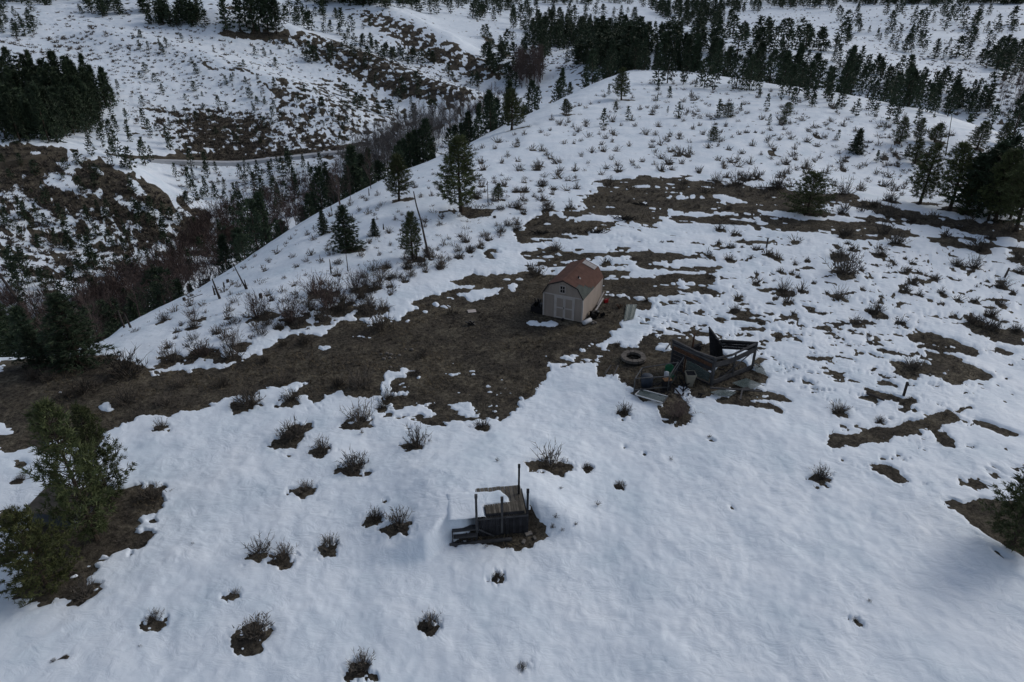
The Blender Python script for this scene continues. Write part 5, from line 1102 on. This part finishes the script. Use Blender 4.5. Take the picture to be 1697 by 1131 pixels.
bk = solo(b, 'square_bucket', B['beige'], 'beige tapered square bin against the greenhouse left wall', 'bin', tuple(p)); bk['_b'] = list(p)
b = MB()
for a, c_ in zip(tpp, tpp[1:] + tpp[:1]): b.beam(a, c_, .05, .05)
b.build('rim', B['beige'], bk); b = MB(); i_ = [p + (v - p) * 1.5 + Z * .02 for v in o]; i_ = [Vector((v.x, v.y, p.z + .862)) for v in i_]; b.poly(i_, .004); b.build('soil_filling', B['dwood'], bk)
p = at(1108, 632); gc = thing('garden_chair', 'green plastic chair buried in junk beside the beige bin', 'chair', tuple(p))
b = MB(); b.box((p.x, p.y, p.z + .45), (.48, .46, .05), .3); b.build('seat', B['green'], gc); b = MB(); b.tube([p + Vector((-.26, .22, .9)), p + Vector((-.1, .27, 1.0)), p + Vector((.1, .27, 1.0)), p + Vector((.26, .22, .9))], [.05, .06, .06, .05], 6); b.box((p.x, p.y + .24, p.z + .72), (.5, .04, .42), 0); b.build('backrest', B['green'], gc)
for sx in (-.2, .2):
    for sy in (-.2, .2): b = MB(); b.beam((p.x + sx, p.y + sy, p.z), (p.x + sx * .9, p.y + sy * .9, p.z + .43), .04, .04); b.build('leg', B['green'], gc)
p = at(1104, 646); b = MB(); b.box((p.x, p.y, p.z + .35), (.42, .34, .70), .2); bx = solo(b, 'wooden_box', B['dwood'], 'dark box with a tan board on top inside the metal frame', 'box', tuple(p)); bx['_b'] = list(p); b = MB(); b.box((p.x, p.y, p.z + .72), (.5, .38, .04), .2); b.build('board_top', B['orange'], bx)
p = at(1103, 634); b = MB(); b.tube([p + Z * .3, p + Z * .35, p + Z * .72, p + Z * .78], [.12, .15, .15, .06], 12); solo(b, 'jug', B['white'], 'white plastic jug between the green chair and the barrel', 'jug', tuple(p), smooth=True)
b = MB()
for k in range(70):
    q = at(nr.uniform(1060, 1160), nr.uniform(634, 662), .02); a = nr.uniform(0, 6.28); L_ = nr.uniform(.1, .6); b.beam(q, q + Vector((math.cos(a) * L_, math.sin(a) * L_, nr.uniform(0, .3))), nr.uniform(.02, .1), .03)
me = bpy.data.meshes.new('scrap_litter'); me.from_pydata([tuple(v) for v in b.v], [], b.f); me.materials.append(B['dwood']); tag(link('scrap_litter', me), kind='stuff')

# ---- old deck
dx, dy = Vector((DKx[0], DKx[1], 0)), Vector((DKy[0], DKy[1], 0)); z0 = gz(DK[0] - .3 * DKy[0], DK[1] - .3 * DKy[1]); D0 = Vector((DK[0], DK[1], z0)); DH = 1.10
def dp(x, y, z): return D0 + dx * x + dy * y + Vector((0, 0, z))
dk = thing('old_deck', 'small weathered wooden deck with bare posts sunk in the snow', 'deck', tuple(dp(1.1, .8, 0)))
def db(name, x0, x1, y0, y1, za, zb, m, par=dk, build=True):
    b = MB(); b.hexa([dp(x0, y0, za), dp(x1, y0, za), dp(x1, y1, za), dp(x0, y1, za)], [dp(x0, y0, zb), dp(x1, y0, zb), dp(x1, y1, zb), dp(x0, y1, zb)]); return b.build(name, m, par)
W_D = 2.22
for k in range(14): x0 = .06 + (W_D - .1) * k / 14; db('skirt_board', x0 + .004, x0 + (W_D - .1) / 14 - .006, -.03 - .008 * (k % 3 == 1), -.002, .03 + nr.uniform(0, .03), DH - .04 - nr.uniform(0, .012), B['dwood'])
for k in range(8): y0 = .02 + 1.75 * k / 8; db('skirt_board', W_D + .002, W_D + .03, y0, y0 + 1.75 / 8 - .01, .03, DH - .05, B['dwood'])
db('fascia_beam', -.02, W_D + .05, -.075, -.040, DH - .09, DH + .0, B['wood'])
nbd = 17      # deck boards run away from the camera
for k in range(nbd): x0 = -1.0 + (W_D + .98) * k / nbd; db('deck_board', x0 + .010, x0 + (W_D + .98) / nbd - .010, .0 + (0 if x0 > -.1 else .55), 1.95 + nr.normal(0, .015), DH - .035, DH + .004 * (k % 3), B['deck'])
for k in range(15): x0 = .42 + 1.70 * k / 15; db('bench_board', x0 + .009, x0 + 1.70 / 15 - .009, .06, .62 + .1 * k / 15, DH + .13, DH + .16, B['deck'])
db('bench_front', .42, 2.12, .035, .058, DH + .01, DH + .13, B['dwood']); db('bench_side', .40, .42, .035, .66, DH + .01, DH + .15, B['dwood'])
for x, y, zb, zt, w in ((-.02, -.06, -.1, 2.45, .10), (1.10, -.055, .2, 2.18, .10), (W_D + .02, .02, -.1, 2.42, .10), (2.05, 1.35, .6, 2.75, .09)):
    b = MB(); b.beam(dp(x, y, zb), dp(x + .01, y, zt), w, w, up=(1, 0, 0)); b.beam(dp(x + .01, y, zt - .14), dp(x + .01, y, zt + .02), w * 1.25, w * 1.25, up=(1, 0, 0)); b.build('post', B['wood'] if x < 2.03 else B['dwood'], dk)
b = MB(); b.beam(dp(.05, -.10, .55), dp(.75, -.10, .06), .03, .06); b.build('brace', B['wood'], dk)
db('ground_beam', -1.25, 1.5, -.42, -.30, .0, .10, B['wood']); db('step', -1.05, -.05, -.28, -.08, .28, .36, B['wood']); db('step', -1.1, -.05, -.08, .20, .48, .56, B['wood']); db('step_side', -1.12, -1.08, -.3, .2, .05, .5, B['dwood'])
for k in range(5): x = -.9 + .2 * k; db('step_post', x, x + .06, -.34, -.29, 0, .26, B['dwood'])
# snow slab on the deck with a wavy melted rim
nu, nv = 60, 40; V = []; X_ = np.linspace(-1.25, 1.75, nu); Y_ = np.linspace(-.02, 1.80, nv)
for yv in Y_:
    for xv in X_:
        n_ = .07 * float(fbm(np.array([xv + 40.]), np.array([yv]), .5, 3, 77)[0]); lim = 1.25 + .28 * math.sin(yv * 2.2 - .4) + n_ * 1.5 if yv > .75 else (.40 + n_ * .3 if yv < .68 else .40 + (yv - .68) * 9)
        back = 1.78 - .16 * (xv + 1) / 2.5 + n_; front = .02 if xv < .4 else .70
        e_ = min(lim - xv, back - yv, yv - (front if xv > .38 else -.05) + .04, xv + 1.24) ; h = .10 * math.sqrt(max(0., min(1., e_ / .16))) + (0 if e_ > 0 else max(-.12, e_ * 1.5)); p = dp(xv, yv, DH + .006 + h + .02 * math.sin(xv * 3 + yv * 2)); V.append(tuple(p))
Fq = [(j * nu + i, j * nu + i + 1, (j + 1) * nu + i + 1, (j + 1) * nu + i) for j in range(nv - 1) for i in range(nu - 1)]
tag(link('snow_on_deck', mesh_np('snow_on_deck', V, Fq, [M['snow']], smooth=True)), kind='structure')
# flat stones and litter in the pit beside the deck
for k, (u, v, s, lb) in enumerate([(876, 886, .20, 'pale flat slab leaning at the right foot of the deck'), (868, 899, .14, 'flat stone in the pit below the deck, nearest the camera'), (886, 893, .12, 'stone at the right rim of the pit below the deck')]):
    p = at(u, v, .02); b = MB(); b.box((p.x, p.y, p.z + .03), (s * 1.6, s, .06), k * .8 + .4); solo(b, 'flat_stone', B['rock'], lb, 'rock', tuple(p), 'flat stones beside the deck')

# ---- pump house behind the left pine
p0, p1 = at(54, 868), at(108, 874); fx = (p1 - p0); fx.z = 0; fx = fx.normalized(); fy = Vector((-fx.y, fx.x, 0)); z_ = min(p0.z, p1.z); ph = thing('pump_house', 'low blue-grey pump house with flat tan roof behind the tall open pine', 'pump house', tuple(p0))
def pp(x, y, z): return Vector((p0.x, p0.y, z_)) + fx * x + fy * y + Z * z
for q in ((0, 2.1, 0, .04), (0, 2.1, 1.36, 1.4), (0, .04, .041, 1.359), (2.06, 2.1, .041, 1.359)):
    b = MB(); b.hexa([pp(q[0], q[2], -.2), pp(q[1], q[2], -.2), pp(q[1], q[3], -.2), pp(q[0], q[3], -.2)], [pp(q[0], q[2], .78), pp(q[1], q[2], .78), pp(q[1], q[3], .78), pp(q[0], q[3], .78)]); b.build('wall', B['pwall'], ph)
for k in range(8): x0 = -.1 + 2.3 * k / 8; b = MB(); b.hexa([pp(x0 + .004, -.12, .78), pp(x0 + 2.3 / 8 - .006, -.12, .78), pp(x0 + 2.3 / 8 - .006, 1.5, .96), pp(x0 + .004, 1.5, .96)], [pp(x0 + .004, -.12, .83), pp(x0 + 2.3 / 8 - .006, -.12, .83), pp(x0 + 2.3 / 8 - .006, 1.5, 1.01), pp(x0 + .004, 1.5, 1.01)]); b.build('roof_board', B['pump'], ph)

# ---- posts, snags, stumps, logs
def snag(u, v, hpx, r, label, cat='dead tree', name='snag', lean=(0, 0), group=None, m=M['dead'], taper=.35):
    p = at(u, v); H = hgt(p, hpx); b = MB(); n = 5; pts = [p + Vector((lean[0] * H * (k / n) + nr.normal(0, .012) * H * (k > 0) * .3, lean[1] * H * k / n, H * k / n - .15)) for k in range(n + 1)]
    b.tube(pts, [r * (1 - (1 - taper) * k / n) for k in range(n + 1)], 7)
    if H > 2.5:
        for k in range(5): i = nr.randint(1, n); a = nr.uniform(0, 6.28); L_ = nr.uniform(.2, .55); b.tube([pts[i], pts[i] + Vector((math.cos(a) * L_, math.sin(a) * L_, .15 * L_))], [r * .25, .01], 4)
    return solo(b, name, m, label, cat, tuple(p), group)
for u, v, h, r, ln, lb in [(713, 431, 110, .12, (-.17, 0), 'tall burnt snag leaning left beside the slender slope pine'), (691, 430, 24, .10, (0, 0), 'short charred trunk right at the slender slope pine'), (45, 520, 98, .28, (-.30, 0), 'thick leaning dead trunk at the left edge of the valley'),
    (549, 454, 27, .08, (0, 0), 'dead stub below the broad dark fir'), (577, 451, 38, .05, (0, 0), 'thin bare pole right of the stub below the broad fir'), (809, 337, 38, .06, (-.02, 0), 'bare pole beside the small pine on the slope'), (550, 352, 13, .09, (-.05, 0), 'short stub above the small thin fir'),
    (612, 326, 15, .09, (0, 0), 'short stub near the rim left of the slope pine'), (409, 481, 46, .08, (-.28, 0), 'leaning pale pole on the left flank'), (414, 416, 34, .08, (-.22, 0), 'leaning pole at the rim of the left flank'), (636, 382, 13, .10, (0, 0), 'small charred stub right of the tiny fir'),
    (382, 446, 26, .10, (-.22, 0), 'leaning charred pole at the rim, upper one'), (365, 497, 38, .12, (-.14, 0), 'tallest charred pole of the cluster on the lower left flank'), (357, 491, 20, .10, (-.05, 0), 'shorter charred pole left of the tallest of the cluster'), (372, 478, 13, .11, (0, 0), 'charred stub right of the cluster on the lower flank'),
    (410, 481, 20, .10, (-.1, 0), 'short dark pole at the foot of the leaning pale pole'), (317, 484, 36, .09, (0, 0), 'pale pole standing at the rim above the valley'), (218, 545, 28, .10, (-.16, 0), 'right charred pole of the pair at the lowest rim'), (207, 545, 34, .10, (-.08, 0), 'left charred pole of the pair at the lowest rim'),
    (333, 452, 20, .08, (-.2, 0), 'leaning pole behind the rim near the creek'), (1567, 259, 66, .09, (-.13, 0), 'long bare pole leaning left on the right-hand snow slope'), (1661, 278, 80, .11, (.03, 0), 'tall bare pole among the pines at the right edge'), (135, 88, 0.1, .1, (0, 0), ''), (1384, 80, 30, .12, (0, 0), 'bare pole behind the crest forest at upper right')]:
    if lb: snag(u, v, h, r, lb, lean=ln, group='dead poles on the slopes')
for u, v, h, lb in [(563, 460, 8, 'dark stump beside the thin bare pole'), (433, 496, 12, 'dark stump behind the leftmost big willow'), (631, 467, 8, 'dark stump alone on open snow above the brown strip'), (378, 469, 8, 'small stump near the charred pole cluster'), (306, 500, 9, 'stump at the end of the fallen log by the rim'), (820, 362, 6, 'small stump right of the tallest slope pine')]:
    snag(u, v, h, .16, lb, 'stump', 'stump', group='stumps on the slopes', taper=.8)
for u, v, h, ln, lb in [(1270, 411, 16, (0, 0), 'thin dark fence post right of the bare streaks uphill'), (1664, 461, 17, (.16, 0), 'leaning dark post near the right edge of the patchy snow'), (1497, 658, 25, (-.02, 0), 'short dark post on the small brown patch at right')]:
    p = at(u, v); H = hgt(p, h); b = MB(); b.beam(p - Z * .2, p + Z * H + Vector((ln[0] * H, 0, 0)), .11, .11, up=(1, 0, 0)); solo(b, 'fence_post', M['dead'], lb, 'post', tuple(p), 'lone fence posts')
for a, c_, r, lb in [((1436, 655), (1465, 667), .09, 'dark log lying left of the short post at right'), ((40, 612), (70, 607), .10, 'dark log lying on the left brown strip'), ((306, 502), (336, 490), .08, 'fallen log along the lower rim of the flank'), ((1172, 300), (1205, 303), .06, 'thin log at the upper rim of the brown crescent'),
    ((948, 302), (962, 299), .05, 'thin stick on the snow above the brown crescent'), ((1250, 312), (1300, 313), .07, 'log lying in the brush of the crescent'), ((1476, 254), (1512, 262), .06, 'thin fallen pole on the right snow slope')]:
    A_, C_ = at(*a, r * .8 + .05), at(*c_, r * .8 + .05); b = MB(); b.tube([A_, lerp(A_, C_, .5) + Z * .03, C_], [r, r * .85, r * .6], 7); solo(b, 'log', M['dead'], lb, 'log', tuple(A_), 'fallen logs')
def pile(u, v, wpx, n, label, zmax=.5):
    p = at(u, v); k, c_ = pxm(p); W = wpx / k; b = MB()
    for _ in range(n): x, y = nr.normal(0, W * .25), nr.normal(0, W * .10); a = nr.uniform(0, 6.28); L_ = nr.uniform(.2, .9); b.tube([p + Vector((x, y, .05)), p + Vector((x + math.cos(a) * L_, y + math.sin(a) * L_ * .6, nr.uniform(.05, zmax)))], [.04, .02], 4)
    solo(b, 'brush_pile', B['ash'], label, 'brush pile', tuple(p))
pile(1036, 364, 34, 70, 'blackened brush pile in the middle of the brown crescent'); pile(985, 386, 30, 40, 'low dark branch pile on the snow edge below the crescent', .4); pile(895, 388, 26, 36, 'low dark branch heap at the left end of the crescent', .35); pile(1062, 340, 26, 24, 'thin dark branches on the upper brown crescent', .3)
# stones scattered on the bare strip
rk = []
for k, (u, v) in enumerate([(632, 588), (640, 592), (648, 589), (655, 594), (636, 596), (662, 590)] + [(nr.uniform(600, 700), nr.uniform(575, 610)) for _ in range(6)]):
    p = at(u, v); s = nr.uniform(.06, .14); b = MB(); b.tube([p + Vector((-s, 0, 0)), p + Vector((-s * .4, 0, s * .4)), p + Vector((s * .5, 0, s * .35)), p + Vector((s, 0, 0))], [s * .3, s * .75, s * .7, s * .25], 6)
    solo(b, 'rock', B['rock'], 'small pale stone in the scatter on the brown strip left of the shed', 'rock', tuple(p), 'small stones on the brown strip', True)
for o in bpy.data.objects:
    if '_b' in o: del o['_b']
